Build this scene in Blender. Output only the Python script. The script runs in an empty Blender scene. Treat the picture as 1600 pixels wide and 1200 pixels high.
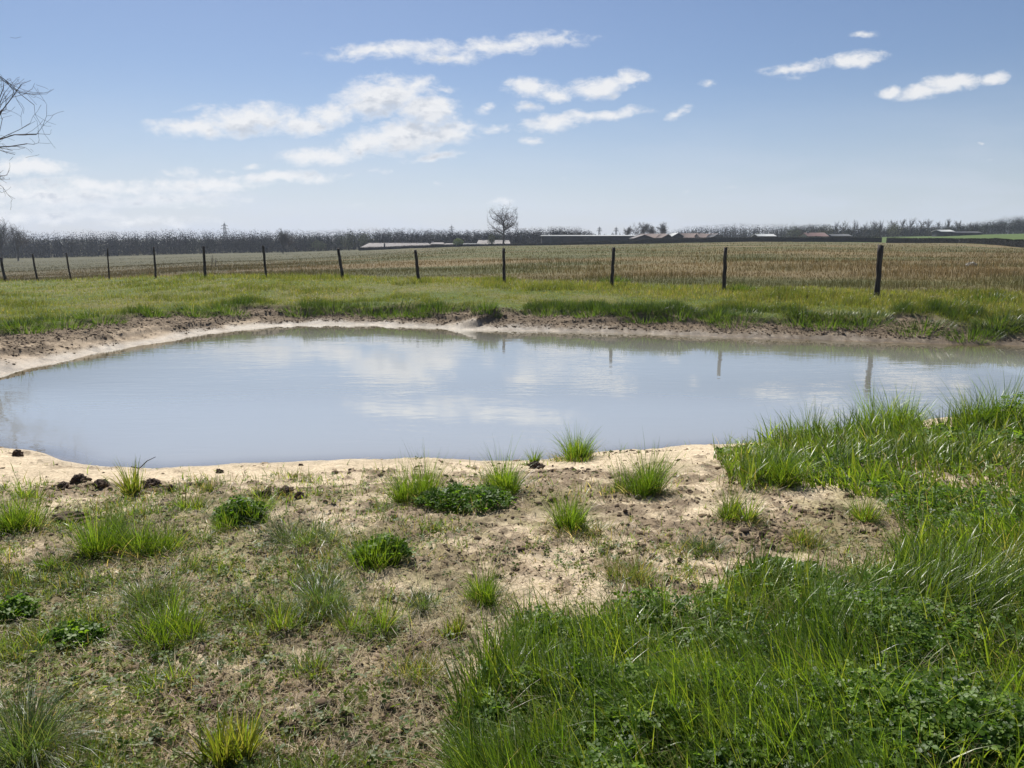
import bpy, math, random
import numpy as np
from mathutils import Vector
R = math.radians
sc = bpy.context.scene
COL = sc.collection
rng = np.random.default_rng(7)

# ------------------------------------------------------------------ camera
CAM_Z = 2.42
FPX = 1155.0
PITCH = math.atan(228 / FPX)
cam_d = bpy.data.cameras.new('camera'); cam = bpy.data.objects.new('camera', cam_d); COL.objects.link(cam)
cam.location = (0, 0, CAM_Z); cam.rotation_euler = (R(90) - PITCH, 0, 0)
cam_d.sensor_width = 36; cam_d.lens = 36 * FPX / 1600; cam_d.clip_end = 12000; cam_d.clip_start = 0.05
sc.camera = cam
# ------------------------------------------------------------------ light
SUN_AZ, SUN_EL = R(-20), R(50)
SUN = Vector((math.sin(SUN_AZ) * math.cos(SUN_EL), math.cos(SUN_AZ) * math.cos(SUN_EL), math.sin(SUN_EL)))
sd = bpy.data.lights.new('sun', 'SUN'); so = bpy.data.objects.new('sun', sd); COL.objects.link(so)
sd.energy = 4.9; sd.angle = R(0.5); sd.color = (1.0, 0.955, 0.88)
so.rotation_euler = SUN.to_track_quat('Z', 'Y').to_euler(); so.location = (0, 0, 80)
sc.view_settings.view_transform = 'Standard'; sc.view_settings.look = 'None'
sc.view_settings.exposure = 0.55; sc.view_settings.gamma = 1
sc.cycles.max_bounces = 7; sc.cycles.transparent_max_bounces = 12; sc.cycles.volume_bounces = 1
sc.cycles.use_denoising = True

class NT:
    """small node tree writer"""
    def __init__(s, tree): s.t = tree
    def n(s, typ, **kw):
        nd = s.t.nodes.new(typ)
        for k, v in kw.items(): setattr(nd, k, v)
        return nd
    def l(s, a, b): s.t.links.new(a, b)
    def put(s, sock, v):
        if hasattr(v, 'is_linked') or isinstance(v, bpy.types.NodeSocket): s.l(v, sock)
        else: sock.default_value = v
    def math(s, op, a, b=0.0, c=0.0, clamp=False):
        nd = s.n('ShaderNodeMath', operation=op, use_clamp=clamp)
        s.put(nd.inputs[0], a); s.put(nd.inputs[1], b); s.put(nd.inputs[2], c); return nd.outputs[0]
    def vmath(s, op, a, b=(0, 0, 0)):
        nd = s.n('ShaderNodeVectorMath', operation=op); s.put(nd.inputs[0], a); s.put(nd.inputs[1], b); return nd.outputs[0]
    def noise(s, vec, scale, detail=4, rough=0.5, dist=0.0):
        nd = s.n('ShaderNodeTexNoise'); s.l(vec, nd.inputs['Vector']); nd.inputs['Scale'].default_value = scale
        nd.inputs['Detail'].default_value = detail; nd.inputs['Roughness'].default_value = rough
        nd.inputs['Distortion'].default_value = dist; return nd.outputs[0]
    def ramp(s, v, lo, hi, a=0.0, b=1.0):
        nd = s.n('ShaderNodeMapRange', interpolation_type='SMOOTHSTEP'); s.put(nd.inputs[0], v)
        nd.inputs[1].default_value = lo; nd.inputs[2].default_value = hi; nd.inputs[3].default_value = a; nd.inputs[4].default_value = b
        return nd.outputs[0]
    def mix(s, f, a, b, typ='MIX'):
        nd = s.n('ShaderNodeMix', data_type='RGBA', blend_type=typ, clamp_factor=True)
        s.put(nd.inputs[0], f); s.put(nd.inputs[6], a if not isinstance(a, tuple) else a + (1,) * (4 - len(a)))
        s.put(nd.inputs[7], b if not isinstance(b, tuple) else b + (1,) * (4 - len(b))); return nd.outputs[2]

# ------------------------------------------------------------------ sky with clouds (function of direction)
world = bpy.data.worlds.new('World'); sc.world = world; world.use_nodes = True
wt = world.node_tree; wt.nodes.clear(); W = NT(wt)

# a cloud: centre px, py of the photo, half length, half height, tilt (deg), strength
CLOUDS = [
 (620, 80, 140, 16, 2, .85), (790, 70, 160, 15, 4, .8), (700, 88, 90, 12, 0, .7), (900, 62, 60, 12, 6, .45),
 (300, 200, 80, 17, -3, .9), (390, 186, 90, 27, 4, 1.05), (470, 196, 60, 18, 2, .95), (520, 176, 70, 20, 8, .95), (600, 150, 90, 32, 6, 1.1), (650, 130, 40, 18, 0, .7), (310, 168, 46, 6, 2, .5), (560, 134, 50, 9, 6, .55),
 (670, 170, 60, 26, 0, 1.15), (640, 212, 110, 26, 6, 1.1), (500, 243, 84, 16, 5, .95), (570, 225, 60, 22, 8, 1.0), (700, 205, 54, 22, 0, 1.0), (680, 243, 60, 8, 6, .7), (758, 168, 22, 9, 12, .6), (770, 197, 40, 9, 6, .6), (700, 138, 22, 7, 0, .5),
 (830, 137, 50, 18, 0, 1.0), (870, 148, 60, 13, 4, .8), (940, 134, 72, 16, 8, 1.05), (990, 120, 28, 14, 0, .95),
 (824, 170, 26, 9, 0, .7), (870, 190, 66, 15, 6, .9), (940, 178, 84, 10, 3, .85), (832, 218, 26, 8, 0, .7),
 (1056, 179, 26, 9, 20, .85), (1106, 131, 20, 7, 8, .6), (1355, 53, 26, 6, 0, .7), (1250, 101, 70, 11, 8, .75), (1330, 93, 60, 13, 4, .95), (1240, 118, 40, 7, 4, .35),
 (1386, 143, 24, 11, 10, 1.0), (1440, 142, 46, 13, 12, 1.05), (1486, 129, 50, 14, 8, 1.1), (1550, 121, 34, 11, 6, 1.05),
 (50, 262, 90, 15, -1, 1.0), (20, 290, 120, 11, 0, .7), (280, 272, 40, 10, 0, .6), (395, 260, 26, 6, 0, .6), (350, 268, 22, 6, 0, .5), (440, 279, 110, 11, 3, .95), (505, 275, 24, 7, 4, .8), (320, 290, 150, 13, 1, .9), (150, 290, 130, 14, 0, .85), (90, 308, 180, 20, 0, .85), (270, 312, 150, 15, 0, .75), (60, 337, 200, 16, 0, .7), (230, 345, 160, 12, 0, .55),
 (590, 266, 30, 6, 2, .45), (690, 290, 18, 5, 0, .5), (560, 320, 30, 5, 2, .4), (785, 318, 28, 9, 0, .55), (880, 277, 12, 4, 0, .3), (1070, 300, 18, 4, 0, .3), (1145, 292, 14, 4, 0, .4), (1535, 227, 10, 3, 0, .35), (1545, 252, 12, 3, 0, .35), (430, 330, 40, 4, 0, .25),
 (-160, 250, 160, 26, 3, .8), (-420, 200, 200, 40, 3, .9), (1780, 150, 120, 22, 6, .7), (1900, 260, 160, 14, 2, .6),
 # above the frame, seen only in the pond
 (470, -90, 260, 30, 4, .8), (640, -230, 300, 60, 8, .95), (900, -330, 260, 60, 5, .7), (420, -420, 360, 80, 5, .9), (1300, -420, 300, 50, 5, .6), (760, -640, 500, 120, 5, .8),
]
def tan_dir(px, py):
    u, v = px - 800, py - 600
    dy = FPX * math.cos(PITCH) - v * math.sin(PITCH); dz = -(FPX * math.sin(PITCH) + v * math.cos(PITCH))
    return u / dy, dz / dy
cg = bpy.data.node_groups.new('cloud_density', 'ShaderNodeTree')
cg.interface.new_socket('P', in_out='INPUT', socket_type='NodeSocketVector')
cg.interface.new_socket('D', in_out='OUTPUT', socket_type='NodeSocketFloat')
G = NT(cg); gi = G.n('NodeGroupInput'); go = G.n('NodeGroupOutput'); P = gi.outputs[0]
wn = G.n('ShaderNodeTexNoise'); G.l(P, wn.inputs['Vector']); wn.inputs['Scale'].default_value = 22; wn.inputs['Detail'].default_value = 3
wv = G.vmath('SUBTRACT', wn.outputs['Color'], (.5, .5, .5)); wv = G.vmath('MULTIPLY', wv, (.045, .022, 0)); PW = G.vmath('ADD', P, wv)
acc = None
for (px, py, a, b, tilt, s) in CLOUDS:
    cx, cz = tan_dir(px, py); k = 1.0 / 1190
    mp = G.n('ShaderNodeMapping', vector_type='TEXTURE')
    mp.inputs['Location'].default_value = (cx, cz, 0); mp.inputs['Rotation'].default_value = (0, 0, R(tilt)); mp.inputs['Scale'].default_value = (a * k * 1.25, b * k * 1.35, 1)
    G.l(PW, mp.inputs['Vector'])
    gr = G.n('ShaderNodeTexGradient', gradient_type='SPHERICAL'); G.l(mp.outputs[0], gr.inputs[0])
    v = G.math('MULTIPLY', gr.outputs['Fac'], s)
    if acc is None: acc = v
    else:
        m = G.n('ShaderNodeMath', operation='SMOOTH_MAX'); G.l(acc, m.inputs[0]); G.l(v, m.inputs[1]); m.inputs[2].default_value = .12; acc = m.outputs[0]
st = G.vmath('MULTIPLY', P, (1.0, 1.9, 1.0))
nz = G.noise(st, 42, 9, .66, .25)
nd_ = G.math('MULTIPLY', G.math('SUBTRACT', nz, .5), 1.7)
den = G.math('ADD', G.math('MULTIPLY', acc, 1.25), nd_)
hard = G.ramp(den, .14, 1.05)
gate = G.ramp(acc, .12, .27)
G.l(G.math('MULTIPLY', hard, gate), go.inputs[0])

tc = W.n('ShaderNodeTexCoord'); sep = W.n('ShaderNodeSeparateXYZ'); W.l(tc.outputs['Generated'], sep.inputs[0])
yy = W.math('MAXIMUM', sep.outputs[1], .02)
px_ = W.math('DIVIDE', sep.outputs[0], yy); pz_ = W.math('DIVIDE', sep.outputs[2], yy)
cb = W.n('ShaderNodeCombineXYZ'); W.l(px_, cb.inputs[0]); W.l(pz_, cb.inputs[1])
g1 = W.n('ShaderNodeGroup', node_tree=cg); W.l(cb.outputs[0], g1.inputs[0])
g2 = W.n('ShaderNodeGroup', node_tree=cg); W.l(W.vmath('ADD', cb.outputs[0], (-.006, .018, 0)), g2.inputs[0])
sky = W.n('ShaderNodeTexSky', sky_type='NISHITA', sun_disc=False)
sky.sun_elevation = SUN_EL; sky.sun_rotation = SUN_AZ; sky.altitude = 60; sky.air_density = 1.0; sky.dust_density = .5; sky.ozone_density = 3.0
# thin cirrus veil near the horizon
elev = sep.outputs[2]
veiln = W.noise(W.vmath('MULTIPLY', cb.outputs[0], (1, 5, 1)), 6, 5, .55, .4)
veil = W.math('MULTIPLY', W.ramp(elev, -.04, .21, 1, .0), W.ramp(veiln, .35, .72, .72, 1.0))
body = W.math('MULTIPLY', W.ramp(W.math('MULTIPLY', g1.outputs[0], g2.outputs[0]), .15, .9), W.ramp(W.noise(W.vmath('MULTIPLY', cb.outputs[0], (1, 1.8, 1)), 34, 6, .6), .38, .62, .2, 1.0))
cloud_col = W.mix(body, (11.6, 11.6, 11.7), (7.4, 7.9, 8.8))
skyc = W.mix(1.0, sky.outputs[0], (.97, .99, 1.09), 'MULTIPLY')
base = W.mix(veil, skyc, (8.0, 8.75, 10.3))
full = W.mix(W.math('MULTIPLY', g1.outputs[0], .93), base, cloud_col)
bg = W.n('ShaderNodeBackground'); bg.inputs[1].default_value = .052; W.l(full, bg.inputs[0])
wo = W.n('ShaderNodeOutputWorld'); W.l(bg.outputs[0], wo.inputs[0])
world.cycles.sampling_method = 'MANUAL'; world.cycles.sample_map_resolution = 256

# ------------------------------------------------------------------ pixel helpers (authoring only) and noise
def ray(px, py):
    u, v = px - 800.0, py - 600.0
    return Vector((u, FPX * math.cos(PITCH) - v * math.sin(PITCH), -(FPX * math.sin(PITCH) + v * math.cos(PITCH))))
def at_depth(px, py, y):
    d = ray(px, py); return Vector((d.x / d.y * y, y, CAM_Z + d.z / d.y * y))
def at_z(px, py, z=0.0):
    d = ray(px, py); k = (z - CAM_Z) / d.z; return Vector((d.x * k, d.y * k, z))
def _h(ix, iy, s):
    n = (ix * 374761393 + iy * 668265263 + s * 974634777) & 0xffffffff
    n = ((n ^ (n >> 13)) * 1274126177) & 0xffffffff
    return ((n ^ (n >> 16)) & 0xffff).astype(np.float32) / 65535.0
def vnoise(x, y, s=0):
    x = np.asarray(x, np.float64); y = np.asarray(y, np.float64)
    fx, fy = np.floor(x), np.floor(y); ix, iy = fx.astype(np.int64), fy.astype(np.int64); a, b = x - fx, y - fy
    a = a * a * (3 - 2 * a); b = b * b * (3 - 2 * b)
    return ((_h(ix, iy, s) * (1 - a) + _h(ix + 1, iy, s) * a) * (1 - b) + (_h(ix, iy + 1, s) * (1 - a) + _h(ix + 1, iy + 1, s) * a) * b) * 2 - 1
def fbm(x, y, f, o=4, s=0, g=.5):
    r = 0; a = 1; t = 0
    for i in range(o):
        c, q = math.cos(i * 1.1 + .3), math.sin(i * 1.1 + .3)
        r = r + a * vnoise((x * c - y * q) * f, (x * q + y * c) * f, s + i * 17); t += a; a *= g; f *= 2.03
    return r / t
def sstep(a, b, x):
    t = np.clip((x - a) / (b - a), 0, 1); return t * t * (3 - 2 * t)
def lerp(a, b, t): return a + (b - a) * t

# ------------------------------------------------------------------ pond outline
near_px = [(-160, 668), (0, 703), (50, 708), (95, 722), (130, 732), (200, 735), (260, 733), (330, 730), (400, 727), (520, 727), (620, 724), (720, 724), (800, 727), (845, 724), (900, 716), (960, 708), (1060, 703), (1150, 698), (1230, 690), (1330, 676), (1450, 660), (1600, 640)]
far_px = [(1800, 552), (1600, 541), (1500, 538), (1400, 536), (1300, 532), (1200, 530), (1100, 526), (1000, 522), (900, 519), (800, 517), (740, 516), (700, 514), (650, 511), (600, 509), (540, 508), (480, 507), (430, 510), (380, 514), (330, 521), (270, 530), (200, 543), (130, 556), (60, 572), (0, 588), (-80, 604)]
out = [at_z(*p) for p in near_px] + [Vector((13.2, 11.4, 0)), Vector((16.5, 12.6, 0)), Vector((17.5, 14.3, 0))] + [at_z(*p) for p in far_px] + [Vector((-11.6, 11.0, 0)), Vector((-11.4, 9.6, 0)), Vector((-9.6, 9.1, 0))]
POND = np.array([(p.x, p.y) for p in out])
# resample with wobble
pts = []
for i in range(len(POND)):
    a, b = POND[i], POND[(i + 1) % len(POND)]; L = np.hypot(*(b - a)); n = max(1, int(L / .22))
    for k in range(n): pts.append(a + (b - a) * k / n)
pts = np.array(pts)
for _ in range(3): pts = .5 * pts + .25 * np.roll(pts, 1, 0) + .25 * np.roll(pts, -1, 0)
pts += np.stack([fbm(pts[:, 0], pts[:, 1], 1.6, 4, 5), fbm(pts[:, 0], pts[:, 1], 1.6, 4, 9)], 1) * .13
POND = pts
GX0, GY0, GS, GNX, GNY = -26.0, 3.0, .08, 600, 380
gx = GX0 + np.arange(GNX) * GS; gy = GY0 + np.arange(GNY) * GS
XX, YY = np.meshgrid(gx, gy); q = np.stack([XX.ravel(), YY.ravel()], 1)
dmin = np.full(len(q), 1e9); inside = np.zeros(len(q), bool)
for i in range(len(POND)):
    a, b = POND[i], POND[(i + 1) % len(POND)]; ab = b - a
    t = np.clip(((q - a) @ ab) / (ab @ ab + 1e-12), 0, 1)
    d2 = ((q - a - t[:, None] * ab) ** 2).sum(1); np.minimum(dmin, d2, out=dmin)
    c = (a[1] > q[:, 1]) != (b[1] > q[:, 1])
    if a[1] != b[1]: inside ^= c & (q[:, 0] < (b[0] - a[0]) * (q[:, 1] - a[1]) / (b[1] - a[1]) + a[0])
SDF = (np.sqrt(dmin) * np.where(inside, -1, 1)).reshape(GNY, GNX)
def pond_d(x, y):
    fx = np.clip((x - GX0) / GS, 0, GNX - 1.001); fy = np.clip((y - GY0) / GS, 0, GNY - 1.001)
    ix, iy = fx.astype(int), fy.astype(int); a, b = fx - ix, fy - iy
    d = (SDF[iy, ix] * (1 - a) + SDF[iy, ix + 1] * a) * (1 - b) + (SDF[iy + 1, ix] * (1 - a) + SDF[iy + 1, ix + 1] * a) * b
    ex = np.hypot(np.maximum(0, np.maximum(GX0 - x, x - gx[-1])), np.maximum(0, np.maximum(GY0 - y, y - gy[-1])))
    return d + ex

# ------------------------------------------------------------------ terrain
TC = np.array([-1.3, -.69, -.35, 0, .35, .515, .69, 1.3])
TY = np.array([1, 8, 16, 22, 30, 50, 100, 150, 220, 250, 300, 450, 900, 4000.])
TZ = np.array([
 [1.0, 1.0, 1.0, 1.0, 1.0, 1.05, 1.1, 1.1], [1.0, 1.0, 1.0, 1.0, 1.0, 1.05, 1.05, 1.05], [.45, .5, .5, .5, .5, .55, .6, .6], [.35, .42, .5, .55, .7, .8, .9, .9],
 [.0, .2, .6, .75, .88, .95, 1.0, 1.0], [-.9, -.5, .42, .85, 1.05, 1.1, 1.1, 1.0], [-2.6, -2.1, -.65, .85, 1.25, 1.1, .8, .6], [-4.1, -3.8, -1.9, .65, 1.35, 1.1, .45, .2],
 [-5.2, -4.8, -2.7, .15, 1.25, .93, 1.9, 1.2], [-5.6, -5.2, -3.05, -.1, 1.16, 1.1, 2.7, 2.7], [-6.4, -6.0, -3.6, -.3, 1.2, 2.35, 4.1, 4.5], [-7, -7, -4.2, -1.2, .6, 3.5, 5.0, 6], [-7, -7, -3, -2, 2, 4, 6, 7], [-8, -8, -4, -2, 2, 4, 6, 8]])
def base_z(x, y):
    yc = np.clip(y, 1.0, 3999); ty = np.clip(x / np.maximum(yc, 7), -1.299, 1.299)
    ly = np.log(yc); LY = np.log(TY)
    rowz = np.stack([np.interp(ly, LY, TZ[:, k]) for k in range(len(TC))], -1)
    k = np.clip(np.searchsorted(TC, ty) - 1, 0, len(TC) - 2); f = (ty - TC[k]) / (TC[k + 1] - TC[k]); f = f * f * (3 - 2 * f) * .5 + f * .5
    return np.take_along_axis(rowz, k[..., None], -1)[..., 0] * (1 - f) + np.take_along_axis(rowz, (k + 1)[..., None], -1)[..., 0] * f
# far grass edge: a polyline in the world
def _edge_pt(px, py):
    d = ray(px, py); d = d / d.y; ys = np.linspace(12, 30, 1200); xs_ = d.x * ys
    g = base_z(xs_, ys) * (1 - np.exp(-np.maximum(pond_d(xs_, ys), 0) / 1.75)); k = np.argmax(CAM_Z + d.z * ys < g + .03); return Vector((xs_[k], ys[k], g[k]))
ge = [_edge_pt(px, py) for px, py in [(-400, 560), (-100, 528), (0, 518), (100, 512), (190, 500), (240, 492), (340, 492), (380, 482), (430, 484), (480, 489), (540, 485), (590, 489), (640, 490), (700, 487), (760, 486), (840, 489), (900, 491), (1000, 494), (1080, 497), (1150, 503), (1200, 503), (1300, 506), (1380, 503), (1400, 495), (1440, 497), (1480, 510), (1520, 520), (1600, 518), (1800, 522)]]
GET = np.array([p.x / p.y for p in ge]); GEY = np.array([p.y for p in ge])
def grass_edge(x, y):
    """metres behind the far grass edge (positive: grass)"""
    t = x / np.maximum(y, 1); return y - np.interp(t, GET, GEY) + fbm(x, y, 1.3, 3, 77) * .35
def far_mask(x, y): return sstep(10.2, 12.6, y + np.where(x > 9, -3.0, 0) + 0 * x)
gA, gB = at_z(722, 518), at_z(792, 488, .35)
def height(x, y, micro=True):
    x = np.asarray(x, float); y = np.asarray(y, float)
    zb = base_z(x, y); d = pond_d(x, y); fm = far_mask(x, y)
    tau = lerp(3.3, 1.75, fm); dd = np.maximum(d, 0)
    z = zb * (1 - np.exp(-dd / tau))
    e = grass_edge(x, y)
    c1 = .75 + .45 * fbm(x, y, .5, 3, 31)
    z = z + fm * .09 * (sstep(0, .12, d - c1) - sstep(0, 2.0, d - c1)) * sstep(-.4, .3, fbm(x, y, .35, 2, 41) + .1 - x * .02)
    z = z + fm * .10 * (sstep(-.1, .06, e) - sstep(.1, 2.5, e)) * sstep(.2, .8, d)
    z = z + (1 - fm) * .045 * (sstep(0, .07, d) - sstep(.1, 1.2, d)) * sstep(0, .02, dd)
    # the gully cut in the far bank: a steep face turned to the camera, and the spur above it
    ax, ay = gB.x - gA.x, gB.y - gA.y; L = math.hypot(ax, ay); ux, uy = ax / L, ay / L
    s = (x - gA.x) * ux + (y - gA.y) * uy; w = -(x - gA.x) * uy + (y - gA.y) * ux
    cut = sstep(-.25, .15, s) * (1 - sstep(L - .5, L + .1, s))
    z = z + cut * .15 * sstep(-.02, .06, w) * (1 - sstep(.10, 1.0, w)) * sstep(.05, .35, d)
    z = np.where(d < 0, -.55 * (1 - np.exp(d / 1.3)) , z)
    und = fbm(x, y, .06, 3, 3) * .12 * sstep(30, 60, y) + fbm(x, y, .35, 3, 4) * .05 * sstep(.5, 2, d)
    z = z + und
    if micro:
        n1 = fbm(x, y, 1.9, 4, 50); n2 = fbm(x, y, 9, 4, 60, .6); n3 = fbm(x, y, 30, 2, 70)
        rough = np.clip(.30 + .9 * soil_mask(x, y), 0, 1)
        near = 1 - sstep(26, 40, y)
        out_ = sstep(-.12, .3, d)
        z = z + near * out_ * (.040 * n1 + rough * (.052 * np.abs(n2) + .014 * n3) - .014) + near * (1 - out_) * .006 * n2 * sstep(-.2, .0, d)
    return z
# where the earth is dark crumbly soil instead of pale sand
def soil_mask(x, y):
    d = pond_d(x, y)
    n = fbm(x, y, 1.1, 4, 90, .65); n2 = fbm(x, y, 6.5, 4, 95, .65)
    near = sstep(.45, 2.6, d) * .46 - .24 + .5 * n + .85 * n2
    e = sstep(-1.7, -.2, grass_edge(x, y)); far = e * .7 + .14 + .5 * n + .55 * n2 + sstep(.55, 1.1, d) * .12
    m = lerp(near, far, far_mask(x, y))
    # paler sand in the right hand clearing
    m = m - .16 * np.exp(-(((x - 1.6) / 1.5) ** 2 + ((y - 5.6) / 1.3) ** 2)) - .3 * np.exp(-(((x + .1) / .7) ** 2 + ((y - 3.9) / .9) ** 2)) - .2 * np.exp(-(((x - .1) / .6) ** 2 + ((y - 2.4) / .5) ** 2))
    for (cx, cy, rx, ry, s_) in SOILSPOTS: m = m + s_ * np.exp(-(((x - cx) / rx) ** 2 + ((y - cy) / ry) ** 2))
    return sstep(.0, .42, m)
SOILSPOTS = []
def pick(px, py):
    d = ray(px, py); d = d / d.y
    ys = np.concatenate([np.linspace(1.2, 30, 1500), np.geomspace(30, 900, 1500)])
    z = CAM_Z + d.z * ys; g = height(d.x * ys, ys, False); k = np.argmax(z < g)
    if not (z < g).any(): k = len(ys) - 1
    return Vector((d.x * ys[k], ys[k], g[k]))
for (px, py, rx, ry, s_) in [(200, 762, .9, .25, .9), (430, 775, .6, .2, .9), (870, 740, .55, .35, .7), (960, 770, .6, .4, .3), (60, 710, .25, .15, .5), (150, 830, .5, .25, .7), (700, 860, .6, .4, .4), (1180, 830, .5, .3, .45), (780, 800, .6, .35, .4), (60, 725, .5, .08, .35), (300, 745, .35, .07, .5), (520, 738, .45, .08, .5), (700, 742, .4, .08, .5), (1100, 712, .5, .12, .5), (350, 1030, 1.0, .6, .35), (560, 1150, .6, .3, .2)]:
    p = pick(px, py); SOILSPOTS.append((p.x, p.y, rx, ry, s_))

# ------------------------------------------------------------------ mesh helpers
def tag(o, label=None, cat=None, group=None, kind=None):
    if label: o['label'] = label
    if cat: o['category'] = cat
    if group: o['group'] = group
    if kind: o['kind'] = kind
    return o
def mesh_obj(name, V, F, mat, parent=None, col=None, smooth=False, attrs=None):
    """V (n,3); F (m,k) int array or list of such arrays"""
    me = bpy.data.meshes.new(name); V = np.asarray(V, np.float32)
    Fs = F if isinstance(F, list) else [F]
    Fs = [np.asarray(f, np.int32) for f in Fs if len(f)]
    nl = sum(f.size for f in Fs); npoly = sum(len(f) for f in Fs)
    me.vertices.add(len(V)); me.vertices.foreach_set('co', V.ravel())
    me.loops.add(nl); me.loops.foreach_set('vertex_index', np.concatenate([f.ravel() for f in Fs]))
    tot = np.concatenate([np.full(len(f), f.shape[1], np.int32) for f in Fs]); st_ = np.concatenate([[0], np.cumsum(tot)[:-1]]).astype(np.int32)
    me.polygons.add(npoly); me.polygons.foreach_set('loop_start', st_); me.polygons.foreach_set('loop_total', tot)
    if smooth: me.polygons.foreach_set('use_smooth', np.ones(npoly, bool))
    me.update(calc_edges=True); me.validate()
    if col is not None:
        a = me.color_attributes.new('Col', 'FLOAT_COLOR', 'POINT'); c = np.ones((len(V), 4), np.float32); c[:, :3] = col; a.data.foreach_set('color', c.ravel())
    if attrs:
        for k, v in attrs.items():
            a = me.attributes.new(k, 'FLOAT', 'POINT'); a.data.foreach_set('value', np.asarray(v, np.float32))
    me.materials.append(mat)
    o = bpy.data.objects.new(name, me); COL.objects.link(o)
    if parent: o.parent = parent
    return o
def recentre(o, loc):
    """put the object's origin at LOC without moving its mesh"""
    me = o.data; n = len(me.vertices); c = np.empty(n * 3, np.float32); me.vertices.foreach_get('co', c)
    c = c.reshape(-1, 3) - np.array(loc, np.float32); me.vertices.foreach_set('co', c.ravel()); me.update(); o.location = loc; return o
def empty(name, loc):
    o = bpy.data.objects.new(name, None); COL.objects.link(o); o.location = loc; o.empty_display_size = .2; return o

# ------------------------------------------------------------------ materials
def mat(name):
    m = bpy.data.materials.new(name); m.use_nodes = True; m.node_tree.nodes.clear(); return m, NT(m.node_tree)
def leaf_mat(name, trans=.45, spec=.5, rough=.38, tint=(1.25, 1.25, .55)):
    m, N = mat(name); at = N.n('ShaderNodeAttribute', attribute_name='Col')
    geo = N.n('ShaderNodeNewGeometry'); pos = geo.outputs['Position']
    nz = N.noise(pos, 3.0, 3); c = N.mix(1.0, at.outputs['Color'], N.mix(N.ramp(nz, .3, .7), (.78, .82, .8), (1.18, 1.12, 1.1)), 'MULTIPLY')
    df = N.n('ShaderNodeBsdfDiffuse'); N.l(c, df.inputs[0])
    tr = N.n('ShaderNodeBsdfTranslucent'); N.l(N.mix(1.0, c, tint, 'MULTIPLY'), tr.inputs[0])
    mx = N.n('ShaderNodeMixShader'); mx.inputs[0].default_value = trans; N.l(df.outputs[0], mx.inputs[1]); N.l(tr.outputs[0], mx.inputs[2])
    gl = N.n('ShaderNodeBsdfGlossy'); gl.inputs['Roughness'].default_value = rough; gl.inputs['Color'].default_value = (1, 1, 1, 1)
    fr = N.n('ShaderNodeFresnel'); fr.inputs[0].default_value = 1.4
    mx2 = N.n('ShaderNodeMixShader'); N.l(N.math('MINIMUM', N.math('MULTIPLY', fr.outputs[0], spec), spec * .14), mx2.inputs[0]); N.l(mx.outputs[0], mx2.inputs[1]); N.l(gl.outputs[0], mx2.inputs[2])
    o = N.n('ShaderNodeOutputMaterial'); N.l(mx2.outputs[0], o.inputs[0]); return m
M_GRASS = leaf_mat('grass_blade', .6, .34, .42, (1.35, 1.3, .55))
M_CLOVER = leaf_mat('clover_leaf', .58, .14, .5, (1.25, 1.3, .45))
M_DRY = leaf_mat('dry_grass', .3, .12, .5, (1.1, 1, .85))
M_TWIG = leaf_mat('distant_twigs', .1, .1, .6, (1, 1, 1))
def solid_mat(name, c1, c2, scale=8, rough=.85, bump=.3, stretch=(1, 1, 1), bd=.02, spec=.3):
    m, N = mat(name); tc = N.n('ShaderNodeTexCoord'); v = N.vmath('MULTIPLY', tc.outputs['Object'], stretch)
    nz = N.noise(v, scale, 6, .6); c = N.mix(N.ramp(nz, .3, .7), c1, c2)
    b = N.n('ShaderNodeBsdfPrincipled'); N.l(c, b.inputs['Base Color']); b.inputs['Roughness'].default_value = rough; b.inputs['Specular IOR Level'].default_value = spec
    bp = N.n('ShaderNodeBump'); bp.inputs['Strength'].default_value = bump; bp.inputs['Distance'].default_value = bd; N.l(nz, bp.inputs['Height']); N.l(bp.outputs[0], b.inputs['Normal'])
    o = N.n('ShaderNodeOutputMaterial'); N.l(b.outputs[0], o.inputs[0]); return m
M_POST = solid_mat('weathered_wood', (.022, .017, .015), (.075, .062, .055), 14, .85, .8, (1, 1, .12))
M_BARK = solid_mat('bark', (.035, .028, .025), (.09, .075, .065), 4, .9, .6, (1, 1, .3), .05)
M_CLOD = solid_mat('dark_clod', (.035, .022, .015), (.11, .075, .05), 22, .95, .8)
M_STONE = solid_mat('pale_stone', (.22, .2, .17), (.42, .4, .35), 6, .9, .6)

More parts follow.
